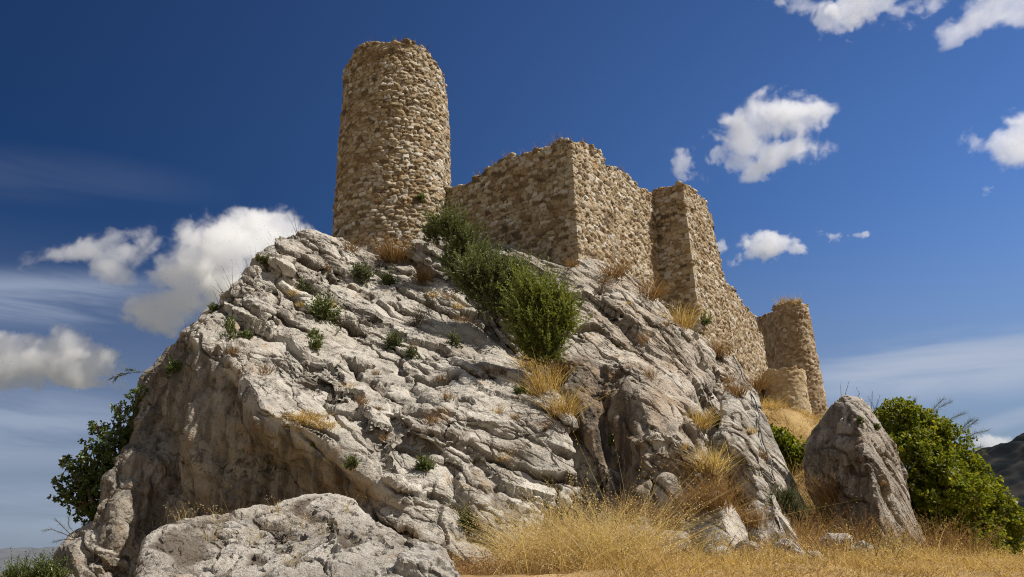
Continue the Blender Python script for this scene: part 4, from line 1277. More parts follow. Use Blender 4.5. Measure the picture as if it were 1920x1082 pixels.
def shooty(name, label, cat, mat, clumps, Y, n, leaf, seed, per=34, group=None, ratio=0.22, upb=0.5, stem=0.012, base=None, stem_mat=None, spread=0.9):
    """a shrub of feathery upright shoots set with narrow leaves"""
    r = np.random.default_rng(seed)
    cl = clump_centres(clumps, Y) if Y is not None else clumps
    w = np.array([c[1] ** 2 for c in cl]); w /= w.sum()
    idx = r.choice(len(cl), n, p=w)
    Cc = np.array([c[0] for c in cl])[idx]; Rr = np.array([c[1] for c in cl])[idx][:, None]
    d = unit(r.normal(size=(n, 3)) + [0, -0.25, upb])
    d = unit(d * (1 + 0.5 * fbm(d * 1.5 + idx[:, None] * 3.3, 1.2, 2, 0.5, seed))[:, None])
    E = Cc + d * Rr * (0.5 + 0.95 * r.random((n, 1)) ** 1.3)
    S = Cc + np.array([0, 0.1, -0.55]) * Rr + r.normal(size=(n, 3)) * Rr * 0.25
    ax = E - S; L = np.linalg.norm(ax, axis=1); ax = ax / L[:, None]
    bend = r.normal(size=(n, 3)) * 0.12 * L[:, None] + np.array([0, 0, 0.10]) * L[:, None]
    sv, sq, sa, _ = blades(S, ax, L, np.full(n, stem), bend, r, 3)
    tt = np.tile(np.linspace(0.35, 1.0, per), n) + r.uniform(-0.02, 0.02, n * per)
    i = np.repeat(np.arange(n), per)
    P = S[i] + ax[i] * (L[i] * tt)[:, None] + bend[i] * (tt * tt)[:, None]
    D = unit(ax[i] + spread * unit(r.normal(size=(n * per, 3))))
    ll = leaf * r.uniform(0.6, 1.2, n * per) * (1.15 - 0.5 * tt)
    V, Q, a = leaves(P, D, r.normal(size=P.shape), ll, ll * ratio, r, 0.05)
    a = np.clip(0.5 * a + 0.25 * np.repeat(r.random(n), per * 4) + 0.28 * np.repeat(tt, 4) - 0.02, 0, 1)
    b0 = base if base is not None else np.mean([c[0] for c in cl], 0) - [0, 0, np.mean([c[1] for c in cl])]
    root = thing(name, label, cat, b0, group)
    parent_keep(mesh_from("foliage", V, Q, mat, None, True, {"rnd": a}), root)
    parent_keep(mesh_from("stem", sv, sq, stem_mat or BARK, None, True), root)
    return root


def tuft_mesh(p, nrm, hgt, rad, n, r, width, lean=(0, 0, 0), upw=1.0, droop=0.35, heads=0.0, segs=3):
    g = r.normal(size=(n, 3)) * [1, 1, 0.4]
    B = p + g * rad * 0.38 - np.array([0, 0, 0.02])
    D = unit(unit(g * [1, 1, 0]) * r.uniform(0, 0.75, (n, 1)) + np.array([0, 0, upw]) + nrm * 0.35 + r.normal(size=(n, 3)) * 0.22)
    L = hgt * r.uniform(0.35, 1.1, n)
    bend = (D * [1, 1, 0] * droop * 1.3 + np.array(lean) + [0, 0, -0.18 * droop]) * L[:, None] + r.normal(size=(n, 3)) * 0.10 * L[:, None]
    V, Q, a, tips = blades(B, D, L, np.full(n, width) * r.uniform(0.6, 1.3, n), bend, r, segs)
    out_ = [(V, Q, a)]
    if heads > 0:
        m_ = r.random(n) < heads
        k = 7
        tp = np.repeat(tips[m_], k, 0)
        dd = np.repeat(unit(D[m_] + bend[m_] / L[m_][:, None] * 1.4), k, 0)
        tp = tp - dd * (np.tile(np.linspace(0, 0.22, k), m_.sum()) * np.repeat(L[m_], k))[:, None] + r.normal(size=tp.shape) * 0.012
        hv, hq, ha = leaves(tp, unit(dd * 0.6 + r.normal(size=tp.shape) * 0.6 + [0, 0, -0.3]), r.normal(size=tp.shape), 0.022 * (hgt / 0.6) ** 0.5, 0.010 * (hgt / 0.6) ** 0.5, r)
        out_.append((hv, hq, np.clip(ha + 0.2, 0, 1)))
    return join(*out_)


def tuft(name, label, u, v, size, mat, n, seed, group=None, cat="grass tuft", heads=0.2, wpx=0.55, only=None, **kw):
    h = place(u, v, only)
    if h is None: print("no ground for", name, u, v); return None
    p, nrm, ds, ob = h
    mp = np.dot(p - EYE, fw) / F
    r = np.random.default_rng(seed)
    V, Q, a = tuft_mesh(p, nrm, size * mp, size * mp * 0.6, n, r, max(0.003, wpx * mp * 1.875), heads=heads, **kw)
    o = mesh_from(name, V - p, Q, mat, None, True, {"rnd": a})
    o.location = Vector(p)
    return tag(o, label, cat, group)


def small_plant(name, label, u, v, rx, ry, mat, n, seed, leaf_px=7, group=None, ratio=0.45, upb=0.2, cat="plant", per=16):
    h = place(u, v)
    if h is None: print("no ground for", name, u, v); return None
    p, nrm, ds, ob = h
    mp = np.dot(p - EYE, fw) / F
    p = p + nrm * 0.04
    R_ = math.sqrt(rx * ry) * mp
    k = max(1, int(round(max(rx, ry) / min(rx, ry))))
    cl = []
    for i in range(k):
        f = (i - (k - 1) / 2) / max(k, 1) * 1.5
        q = place(u + (rx * f if rx > ry else rx * 0.15 * f), v + (ry * f if ry >= rx else ry * 0.2 * f))
        q = p if q is None or abs(q[2] - ds) > 1.5 else q[0] + q[1] * 0.05
        cl.append((q, min(rx, ry) * mp * 1.05))
    return shooty(name, label, cat, mat, cl, None, n, leaf_px * mp, seed, per, group, ratio, upb, 0.006, p)


# --- trees
leafy_tree("fig_tree", "broad leafy tree with glossy yellow-green leaves beside the standing boulder", "tree", FIG,
           [(1688, 790, 42), (1735, 812, 46), (1768, 842, 52), (1715, 865, 66, -0.3), (1802, 892, 50), (1828, 938, 58), (1765, 935, 78, -0.5), (1872, 975, 46), (1868, 1022, 46), (1800, 1010, 70, -0.4), (1735, 975, 62, -0.3), (1740, 1040, 45, -0.4), (1840, 1050, 50, -0.3)],
           18.2, (at(1790, 1075, 18.2)[0], 18.2, ground_z(np.array([at(1790, 1075, 18.2)[0]]), np.array([18.2]))[0] - 0.1), 13500, 0.09, 801, 0.16)
leafy_tree("oak_tree", "dark green tree growing out from behind the shaded end of the great crag", "tree", OAK,
           [(262, 742, 20), (248, 790, 30), (215, 832, 38), (180, 872, 42), (150, 910, 36), (200, 915, 52), (240, 862, 50), (165, 945, 34), (205, 975, 34), (235, 930, 45), (118, 930, 16), (128, 868, 14), (182, 800, 14), (105, 905, 9), (160, 835, 12), (225, 765, 12)],
           17.6, (at(250, 1060, 17.6)[0], 17.6, at(250, 1060, 17.6)[2] - 0.4), 1650, 0.085, 811, 0.12, per=9)
leafy_tree("fig_tree", "small bright green fig bush tucked between the bare slab and the standing boulder", "bush", FIG,
           [(1462, 828, 24), (1490, 850, 28), (1500, 880, 20), (1446, 815, 15), (1475, 868, 22)], 20.5, tuple(at(1485, 915, 20.5)), 900, 0.12, 821, 0.05)
shooty("bush", "low dark bush at the lowest corner of the view before the distant ridge", "bush", OAK, [(30, 1082, 32), (85, 1074, 30), (60, 1092, 34), (108, 1085, 22)], 14.5, 420, 0.06, 823, 22, ratio=0.4)
shooty("bush", "round grey-green bush at the foot of the bare grey slab", "bush", SAGE, [(1462, 945, 25), (1490, 955, 24), (1478, 930, 18), (1500, 968, 16)], 14.6, 420, 0.05, 827, 26, ratio=0.3)
# --- olive shrubs on the rock below the wall
def shr(u, v): return place(u, v)[0][1]
shooty("olive_shrub", "dark olive shrub growing in the angle between the round tower and the wall", "shrub", OLIVE, [(845, 425, 40), (820, 425, 30), (872, 448, 36), (850, 478, 36), (890, 472, 28), (808, 440, 22), (862, 500, 32), (885, 505, 30), (905, 482, 26)], 21.2, 620, 0.115, 831, 30, ratio=0.32)
shooty("olive_shrub", "grey-green olive shrub in the middle of the row below the corner wall", "shrub", OLIVE, [(878, 515, 34), (900, 510, 44), (882, 535, 32), (938, 508, 38), (918, 548, 40), (958, 538, 36), (965, 508, 28), (940, 575, 34), (968, 565, 32)], 19.2, 760, 0.115, 833, 32, ratio=0.32)
shooty("olive_shrub", "big round bright green olive shrub, lowest of the row below the corner wall", "shrub", OLIVE_BRIGHT, [(990, 545, 44), (1030, 558, 50), (1050, 600, 42), (1002, 602, 52), (1022, 640, 42), (975, 585, 38), (1055, 575, 36), (1003, 645, 36), (1025, 655, 32), (985, 622, 36)], 17.0, 1050, 0.10, 837, 34, ratio=0.32)
# --- feathery broom behind the fig tree
def spray(name, label, stems, Y, seed, mat=SAGE, cat="shrub", group=None, needles=120, nl=0.16, w=0.0045):
    r = np.random.default_rng(seed)
    T_, L_ = [], []
    for s in stems:
        P = np.array([at(u, v, Y) for u, v in s])
        T_.append(tube(P, np.linspace(0.008, 0.002, len(P)), 5))
        seg = np.linspace(0, len(P) - 1.001, needles)
        i = seg.astype(int); f = (seg - i)[:, None]
        q = P[i] * (1 - f) + P[i + 1] * f
        keep = seg > (len(P) - 1) * 0.3
        q = q[keep]; dv = unit(P[i + 1] - P[i])[keep]
        D = unit(dv + 0.55 * r.normal(size=q.shape))
        V, Q, a, _ = blades(q, D, nl * r.uniform(0.5, 1.2, len(q)), np.full(len(q), w), r.normal(size=q.shape) * 0.03, r, 2)
        L_.append((V, Q, a))
    b0 = at(*stems[0][0], Y)
    root = thing(name, label, cat, b0, group)
    V, Q, a = join(*L_); parent_keep(mesh_from("foliage", V, Q, mat, None, True, {"rnd": a}), root)
    V, Q, a = join(*T_); parent_keep(mesh_from("stem", V, Q, TWIG, None, True), root)
    return root


spray("broom_shrub", "wispy feathery broom shrub showing above the leafy tree against the sky", [[(1720, 830), (1735, 790), (1760, 765), (1785, 752)], [(1725, 830), (1745, 785), (1752, 765), (1768, 748)], [(1735, 840), (1765, 795), (1790, 782), (1808, 775)], [(1715, 830), (1715, 790), (1712, 765), (1716, 748)],
       [(1750, 840), (1790, 825), (1815, 800), (1832, 788)], [(1780, 850), (1805, 825), (1830, 812), (1850, 808)], [(1790, 860), (1820, 845), (1838, 838), (1846, 850)], [(1780, 850), (1800, 810), (1812, 795), (1822, 788)]], 22.0, 841, needles=260, nl=0.20)
spray("dry_twig", "thin bare twigs sprouting from the top of the standing boulder", [[(1582, 760), (1586, 735), (1592, 715)], [(1580, 760), (1577, 740), (1576, 722)], [(1604, 752), (1612, 738), (1606, 728)]], 16.9, 843, TWIG, "plant", needles=24, nl=0.06)
spray("broom_shrub", "small grey feathery shrub just behind the peak of the standing boulder", [[(1640, 800), (1634, 765), (1636, 735)], [(1642, 800), (1640, 770), (1650, 742)], [(1645, 800), (1645, 775), (1628, 745)]], 19.0, 845, needles=60, nl=0.13)
spray("dry_branch", "long arching leafy twig reaching out from the shaded edge of the great crag", [[(292, 700), (270, 697), (240, 700), (218, 706), (203, 712)], [(262, 697), (250, 694), (236, 693)], [(240, 700), (226, 700), (212, 716)]], 15.8, 847, OAK, "branch", needles=60, nl=0.05, w=0.02)
spray("broom_shrub", "sparse wiry shrub at the lower end of the shaded crag", [[(140, 1010), (118, 1000), (95, 992), (80, 996)], [(140, 1010), (120, 990), (105, 975)], [(145, 1005), (128, 985), (128, 968)], [(140, 1012), (118, 1012), (100, 1016)]], 14.2, 849, OAK, needles=70, nl=0.10)

# --- small plants rooted in the rock
for i, (u, v, rx, ry, mt, n, lb) in enumerate([
    (605, 585, 28, 36, OLIVE, 170, "large dark green plant hanging in the hollow of the upper crag face"),
    (588, 640, 15, 26, OLIVE, 60, "dark trailing plant below the large green one in the hollow"),
    (680, 515, 26, 22, SAGE, 90, "green leafy plant on the crag just below the tower"),
    (730, 532, 22, 16, OLIVE, 60, "olive green plant beside the leafy one below the tower"),
    (573, 540, 14, 12, SAGE, 40, "small green plant on the upper ledge near the peak"),
    (740, 645, 22, 18, SAGE, 80, "grey-green cushion plant in the centre of the crag face"),
    (770, 668, 16, 13, SAGE, 50, "small grey-green cushion touching the larger central one"),
    (852, 645, 18, 14, SAGE, 46, "small bushy plant on the pale face below the olive row"),
    (797, 878, 16, 17, OLIVE, 70, "dark green plant in a pocket low on the crag face"),
    (427, 620, 14, 22, OLIVE, 50, "dark plant on the edge of the shaded corner of the crag"),
    (460, 632, 16, 7, OLIVE, 34, "flat green plant along a ledge beside the shaded corner"),
    (330, 693, 15, 14, OAK, 46, "dark plant clinging high on the shaded western face"),
    (494, 488, 18, 9, OLIVE, 40, "low mossy green plant on the skyline edge of the crag"),
    (402, 582, 16, 12, OLIVE, 40, "green plant on the steep skyline of the crag"),
    (882, 985, 24, 18, OLIVE, 90, "green herb growing at the foot of the crag beside the tall grass"),
    (975, 735, 16, 8, OLIVE, 36, "tiny dark plant on the rim above the brown gully"),
    (662, 868, 13, 14, OLIVE, 36, "small green plant on the ledge over the shaded hollow"),
    (590, 838, 8, 7, OLIVE, 20, "tiny green plant at the lip of the overhang"),
    (1148, 825, 17, 18, OAK, 50, "dark plant in the shaded cleft of the brown gully"),
    (1340, 795, 16, 16, OLIVE, 50, "olive green plant among dry grass under the dark rock hole"),
    (1318, 600, 14, 12, OLIVE, 40, "yellow-green plant at the foot of the square turret"),
    (785, 370, 8, 8, OLIVE, 26, "small green weed growing from the side of the tall tower"),
    (1610, 790, 7, 5, OLIVE, 16, "tiny yellow-green weed near the tip of the standing boulder"),
    (1640, 803, 8, 6, OLIVE, 18, "small green weed high on the standing boulder"),
    (1460, 1035, 20, 14, OLIVE_BRIGHT, 40, "low green weed in grass beside the small pale rocks")]):
    small_plant("wild_plant", lb, u, v, rx, ry, mt, n, 900 + i, 8 if n > 50 else 6.5)
shooty("dry_shrub", "grey half-dry spiky shrub in the middle of the upper crag face", "shrub", SAGE, [(785, 590, 22), (775, 605, 20), (805, 578, 16)], shr(785, 600) - 0.25, 130, 0.05, 941, 10, ratio=0.2, stem=0.012, stem_mat=TWIG)

# --- tufts of dry grass and rusty herbs on the rock: the larger ones first
for i, (nm, u, v, s, mt, n, lb) in enumerate([
    ("grass_tuft", 575, 788, 52, GRASS, 260, "large hanging tuft of golden grass on the ledge above the shaded hollow"),
    ("grass_tuft", 610, 800, 36, GRASS, 130, "golden grass tuft beside the largest tuft of the crag ledge"),
    ("dry_herb", 738, 488, 44, GRASS_RED, 420, "rusty dry shrub at the foot of the round tower"),
    ("dry_herb", 798, 525, 30, GRASS_RED, 220, "rust-brown dry herb on the crag below the dark olive shrub"),
    ("dry_herb", 655, 470, 28, GRASS_RED, 120, "thin dry herb at the tower foot by the peak of the crag"),
    ("grass_tuft", 1020, 735, 62, GRASS, 330, "tall dry grass tuft in the gully under the bright green shrub"),
    ("grass_tuft", 1058, 775, 56, GRASS, 300, "drooping dry grass tuft lower in the brown gully"),
    ("grass_tuft", 1330, 880, 60, GRASS_PALE, 300, "pale straw tuft between the brown crag and the bare slab"),
    ("grass_tuft", 1312, 800, 44, GRASS, 260, "dry grass tuft under the dark rock hole"),
    ("dry_herb", 1345, 950, 62, GRASS_RED, 420, "dense rusty dry herb above the wedge-shaped rock"),
    ("dry_herb", 1395, 965, 58, GRASS_RED, 420, "rust-brown dry bush beside the bare slab"),
    ("dry_herb", 1310, 960, 60, GRASS_RED, 360, "dark rusty herb at the bottom of the brown crag"),
    ("dry_herb", 1190, 985, 62, GRASS_RED, 420, "dark brown dry bush in the shade at the mouth of the gully"),
    ("dry_herb", 1240, 990, 50, GRASS_RED, 300, "brown dry weeds below the ridge of the gully crag"),
    ("dry_herb", 1380, 740, 34, GRASS_RED, 200, "rusty herb on the ledge above the bare slab"),
    ("dry_herb", 1345, 668, 36, GRASS_RED, 220, "rusty dry herb where the rock meets the lower wall"),
    ("grass_tuft", 1275, 612, 48, GRASS, 260, "golden dry weeds at the foot of the square turret"),
    ("grass_tuft", 1215, 560, 46, GRASS_RED, 260, "rust-brown grass at the foot of the wall before the square turret"),
    ("dry_herb", 1150, 520, 40, GRASS_RED, 220, "rusty grass along the wall foot above the gully crag"),
    ("dry_herb", 1075, 500, 20, GRASS_RED, 120, "small rusty herb under the corner of the wall"),
    ("grass_tuft", 1008, 690, 48, GRASS, 260, "upright dry grass right below the bright green shrub"),
    ("dry_herb", 1042, 715, 44, GRASS_RED, 260, "brown dry herb among the grass of the upper gully"),
    ("grass_tuft", 1085, 815, 46, GRASS_RED, 240, "brown grass hanging in the middle of the gully"),
    ("grass_tuft", 1322, 915, 78, GRASS, 340, "tall tawny grass filling the gap between brown crag and bare slab"),
    ("dry_herb", 1365, 925, 74, GRASS_RED, 420, "tall rust-brown weeds against the foot of the bare slab"),
    ("dry_herb", 1300, 900, 60, GRASS_RED, 340, "rusty weeds leaning on the lower brown crag"),
    ("dry_herb", 1410, 985, 54, GRASS_RED, 360, "rust-red cushion between the splinter and the bare slab"),
    ("grass_tuft", 1535, 985, 70, GRASS, 340, "dry grass in the shade at the foot of the standing boulder"),
    ("grass_tuft", 1560, 940, 60, GRASS_RED, 300, "shaded brown grass along the edge of the standing boulder"),
    ("dry_herb", 1415, 730, 36, GRASS_RED, 200, "rusty herb in front of the blocked arch")]):
    tuft(nm, lb, u, v, s, mt, n, 1000 + i, heads=0.25 if mt is not GRASS_RED else 0.7, cat="grass tuft" if nm == "grass_tuft" else "herb",
         droop=0.9 if u in (575, 610, 1058) else 0.4, lean=(0.1, -0.5, -0.7) if u in (575, 610) else (0, 0, 0))
tiny = [(620, 492), (545, 545), (430, 655), (630, 705), (652, 712), (720, 775), (725, 822), (770, 700), (825, 712), (850, 735), (880, 700), (905, 660), (870, 590), (860, 575), (838, 560), (895, 790), (935, 775), (1020, 790), (955, 770), (880, 755), (700, 690), (640, 905), (560, 565), (480, 600), (505, 690), (815, 545), (690, 755), (540, 855), (630, 575),
        (920, 690), (940, 700), (690, 600), (780, 640), (1130, 520), (1180, 560), (1310, 650), (1230, 700), (1290, 830), (1370, 700), (1400, 770), (1420, 800), (1210, 640), (1260, 600), (1560, 780), (1660, 905), (1440, 850), (940, 860), (700, 880), (800, 780)]
RP = np.concatenate([a for a, b_ in ROCKPTS]).astype(float); RC = np.concatenate([b_ for a, b_ in ROCKPTS])
RU, RV = proj(RP)


def crack_near(u, v, rad=16):
    """the deepest crack of the rock near a picked spot"""
    d = np.hypot(RU - u, RV - v)
    k = np.nonzero((d < rad) & (RC > 0.35))[0]
    if not len(k): return u, v
    j = k[np.argmin(np.linalg.norm(RP[k] - EYE, axis=1) + 0.02 * d[k])]
    return float(RU[j]), float(RV[j])


for i, (u, v) in enumerate(tiny):
    if i % 4 == 3: continue
    u, v = crack_near(u, v)
    red = i % 3 != 1
    tuft("herb_tuft", "small dry herb cushion rooted in a crack of the rocks", u, v, 10 + (i * 7) % 17, GRASS_RED if red else GRASS, 70, 1100 + i, "small dry cushions in the rock cracks", "herb", heads=0.6 if red else 0.2, wpx=0.5)
near_t = [(300, 985), (330, 978), (345, 972), (410, 975), (450, 962), (395, 1012), (520, 960), (470, 1018), (610, 1000), (660, 960), (540, 1060), (560, 990)]
for i, (u, v) in enumerate(near_t):
    tuft("seed_stalk", "thin straw stalks with seed heads standing on the nearest boulder", u, v, 34 + (i * 11) % 16, GRASS_PALE, 16, 1200 + i, "straw stalks on the nearest boulder", "grass tuft", heads=0.8, wpx=0.5, droop=0.2)

# --- weeds on the skyline and on the ruin
def on_top(pts, name, label, group, seed, size, mat, n, every):
    r = np.random.default_rng(seed)
    for i, p in enumerate(pts):
        s = size * r.uniform(0.6, 1.4)
        V, Q, a = tuft_mesh(p, np.array([0, 0, 1.0]), s, s * 0.5, n, r, 0.018, heads=0.5)
        o = mesh_from(name, V - p, Q, mat, None, True, {"rnd": a}); o.location = Vector(p)
        tag(o, label, "weed", group)


def pick(ring, us):
    uu, vv = proj(ring)
    return [ring[np.argmin(np.abs(uu - u) + 1e3 * (np.linalg.norm(ring - EYE, axis=1) > np.linalg.norm(ring - EYE, axis=1).min() + 3.5))] for u in us]


on_top(pick(tower_top, [668, 700, 745, 757, 782, 800, 826, 838]), "weed", "dry weed on the broken rim of the tall tower", "weeds on the tall tower", 1301, 0.30, TWIG, 10, 1)
on_top(pick(wall_top, [900, 925, 948, 985, 1010, 1030, 1050, 1066, 1095, 1148, 1165, 1200]), "weed", "dry weed on the broken top of the high wall", "weeds on the high wall", 1303, 0.30, GRASS_RED, 12, 1)
on_top(pick(far_top, [1462, 1472, 1482, 1490, 1500]), "weed", "golden grass on top of the distant tower", "grass on the distant tower", 1307, 0.42, GRASS, 60, 1)
stk = [(555, 440, 60), (548, 442, 42), (520, 470, 44), (508, 474, 34), (470, 500, 36), (455, 515, 30), (430, 535, 44), (418, 548, 34), (405, 562, 30), (375, 590, 30), (345, 620, 26), (312, 665, 28), (300, 685, 22), (290, 695, 26)]
for i, (u, v, s) in enumerate(stk):
    h = place(u + 8, v + 14) or place(u + 14, v + 26)
    if h is None: print("stk", u, v); continue
    p = h[0]; mp = np.dot(p - EYE, fw) / F; r = np.random.default_rng(1400 + i)
    V, Q, a = tuft_mesh(p, np.array([-0.3, 0, 1.0]), (s + 16) * mp, 0.12, 7, r, 0.014, heads=0.7, droop=0.2)
    o = mesh_from("weed_stalk", V - p, Q, TWIG, None, True, {"rnd": a}); o.location = Vector(p)
    tag(o, "thin dry stalks on the skyline edge of the great crag", "weed", "stalks along the skyline of the crag")

# --- the big golden clump and the meadow
def grass_field(name, label, xr, yr, n, hgt, mat, seed, heads, dens=None, width=0.006, kind="stuff", cat=None, lean=(0.12, 0, 0)):
    r = np.random.default_rng(seed)
    x = r.uniform(*xr, n * 3); y = r.uniform(*yr, n * 3)
    if dens is not None:
        k = r.random(len(x)) < dens(x, y); x, y = x[k], y[k]
    x, y = x[:n], y[:n]
    z = ground_z(x, y)
    B = np.stack([x, y, z - 0.02], 1)
    cl = fbm(B * [1, 1, 0], 1.3, 3, 0.5, seed)
    k = cl > 0.0 - 0.5 * r.random(len(cl)) ** 2; B, cl = B[k], cl[k]; m_ = len(B)
    sway = 0.45 * np.stack([fbm(B * [1, 1, 0], 0.9, 2, 0.5, seed + 21), fbm(B * [1, 1, 0], 0.9, 2, 0.5, seed + 22), 0 * cl], 1)
    D = unit(r.normal(size=(m_, 3)) * [0.5, 0.5, 0.1] + sway + [0, 0, 1])
    L = hgt * r.uniform(0.3, 1.15, m_) * (0.75 + 0.8 * np.clip(cl, -0.6, 0.8)) * (0.8 + 0.5 * np.clip(fbm(B * [1, 1, 0], 0.45, 2, 0.5, seed + 7), -0.8, 0.8))
    bend = (D * [1, 1, 0] * 0.8 + np.array(lean) + [0, 0, -0.1]) * L[:, None] + r.normal(size=(m_, 3)) * 0.15 * L[:, None]
    V, Q, a, tips = blades(B, D, L, width * r.uniform(0.6, 1.3, m_), bend, r, 3)
    a = np.clip(a * 0.7 + np.repeat(0.15 + 0.35 * cl, 8), 0, 1)
    h_ = r.random(m_) < heads
    kk = 6
    tp = np.repeat(tips[h_], kk, 0); dd = np.repeat(unit(D[h_] + bend[h_] / L[h_][:, None]), kk, 0)
    tp = tp - dd * (np.tile(np.linspace(0, 0.25, kk), h_.sum()) * np.repeat(L[h_], kk))[:, None] + r.normal(size=tp.shape) * 0.012
    hv, hq, ha = leaves(tp, unit(dd * 0.5 + r.normal(size=tp.shape) * 0.5 + [0, 0, -0.4]), r.normal(size=tp.shape), 0.026, 0.010, r)
    V, Q, a = join((V, Q, a), (hv, hq, np.clip(ha + 0.25, 0, 1)))
    c = np.array([B[:, 0].mean(), B[:, 1].mean(), B[:, 2].mean()])
    o = mesh_from(name, V - c, Q, mat, None, True, {"rnd": a}); o.location = Vector(c)
    return tag(o, label, cat, None, kind)


grass_field("dry_thatch", "low greyish thatch of broken dead grass under the golden stems", (0.0, 11.5), (6.0, 16.5), 26000, 0.16, GRASS_RED, 1509, 0.0, lambda x, y: (x < 0.78 * y) * np.clip(1.6 - y / 14, 0.25, 1), 0.006, "stuff", "grass", (0.3, 0.1, -0.1))
gc = at(1085, 1062, 9.2)
grass_field("grass_clump", "big clump of tall golden grass in front of the gully, by the nearest boulder", (gc[0] - 1.0, gc[0] + 0.95), (8.3, 10.3), 5000, 1.0, GRASS_PALE, 1501, 0.45,
            lambda x, y: np.exp(-(((x - gc[0]) / 0.62) ** 2 + ((y - 9.3) / 0.8) ** 2)), 0.007, "thing", "grass clump", (0.05, 0, 0))
grass_field("dry_grass", "golden dry grass covering the ground below the rocks", (-0.3, 11.5), (5.0, 16.5), 38000, 0.34, GRASS, 1503, 0.22, lambda x, y: (x > 0.035 * y) * np.clip(0.35 + 0.65 * (x > 0.1 * y), 0, 1) * (x < 0.78 * y) * np.clip(1.6 - y / 14, 0.25, 1), 0.0065, "stuff", "grass")
grass_field("dry_grass", "dry golden grass on the slope under the far tower and the pale bastion", (6.0, 15), (17, 34), 30000, 0.5, GRASS, 1505, 0.1, lambda x, y: (x > 0.31 * y) * (x < 0.46 * y), 0.014, "stuff", "grass")
grass_field("dry_grass", "thin rusty seed-headed weeds between the nearest boulder and the crag", (-2.2, 0.6), (8.2, 11.3), 3000, 0.42, GRASS_RED, 1507, 0.85, lambda x, y: (x > -0.18 * y), 0.004, "stuff", "grass")
# loose stones and scrub among the grass
rs_ = np.random.default_rng(1701)
for i, (u, v, Y, s) in enumerate([(1230, 1050, 10.5, .16), (1262, 1040, 11.2, .2), (1160, 1062, 9.4, .12), (1345, 1058, 10.2, .13), (1480, 1052, 11, .17), (1530, 1060, 10.6, .11), (1620, 1058, 11.6, .15), (1700, 1062, 11.8, .13), (1110, 1045, 11.2, .18), (1195, 1032, 12.0, .22), (1405, 1050, 11.3, .15), (1570, 1046, 12.4, .2)]):
    p = at(u, v, Y); p[2] = ground_z(np.array([p[0]]), np.array([p[1]]))[0] + s * 0.5
    V, T = LUMPS[i % 6]
    V, T = refine(V.copy(), T, lambda M: np.full(len(M), 0.16))
    V = V * (1 + 0.16 * fbm(V + i * 2.1, 1.6, 4, 0.55, 1700 + i))[:, None] * s * np.array([1.3, 1.0, 0.95]) * rs_.uniform(0.8, 1.2, 3)
    o = mesh_from("stone", V, T, LIME_NEAR, None, False, {"tan": np.full(len(V), 0.2), "tone": np.full(len(V), 0.5), "crack": np.zeros(len(V))})
    o.location = Vector(p); o.rotation_euler = (0, 0, rs_.uniform(0, 6))
    tag(o, "small pale loose stone half hidden in the golden grass", "stone", "loose stones in the grass")
for i, (u, v, Y, s, mt, n) in enumerate([(1250, 1070, 9.6, .5, GRASS_RED, 160), (1330, 1060, 10.2, .45, SAGE, 120), (1440, 1064, 10.2, .5, GRASS_RED, 160), (1555, 1058, 11, .55, GRASS_RED, 180), (1675, 1060, 11.4, .5, SAGE, 120), (1760, 1050, 13.0, .75, GRASS_RED, 220), (1830, 1066, 12.4, .55, GRASS_RED, 160), (1130, 1075, 8.9, .45, SAGE, 90), (1500, 1030, 13.6, .7, GRASS_RED, 200), (1610, 1036, 13.6, .7, GRASS_RED, 220), (1690, 1040, 14.0, .6, GRASS, 220), (1215, 1010, 12.8, .7, GRASS_RED, 240)]):
    p = at(u, v, Y); p[2] = ground_z(np.array([p[0]]), np.array([p[1]]))[0]
    r = np.random.default_rng(1720 + i)
    V, Q, a = tuft_mesh(p, np.array([0, 0, 1.0]), s, s * 0.7, n, r, 0.009, heads=0.6, droop=0.7)
    o = mesh_from("weed_tussock", V - p, Q, mt, None, True, {"rnd": a}); o.location = Vector(p)
    tag(o, "ragged brown or grey-green weeds growing up through the golden grass", "weed", "weeds in the meadow grass")
# tall single stalks standing up from the meadow
for i, (u, v, Y, s) in enumerate([(1640, 1075, 9.5, 1.05), (1660, 1078, 9.3, 0.8), (1690, 1076, 9.8, 0.7), (1735, 1060, 11.5, 0.8), (1755, 1062, 11.2, 0.7), (1010, 1075, 8.6, 0.5), (1225, 1075, 8.6, 0.75), (1590, 1078, 9.2, 0.6), (1290, 1070, 9.0, 0.6), (1400, 1072, 9.2, 0.55)]):
    p = at(u, v, Y); p[2] = ground_z(np.array([p[0]]), np.array([p[1]]))[0]
    r = np.random.default_rng(1600 + i)
    V, Q, a = tuft_mesh(p, np.array([0, 0, 1.0]), s, 0.14, 9, r, 0.008, heads=0.9, droop=0.35)
    o = mesh_from("oat_stalk", V - p, Q, TWIG if i in (0, 1, 2) else GRASS_PALE, None, True, {"rnd": a}); o.location = Vector(p)
    tag(o, "tall dry stalks standing above the golden meadow grass", "weed", "tall stalks in the meadow")

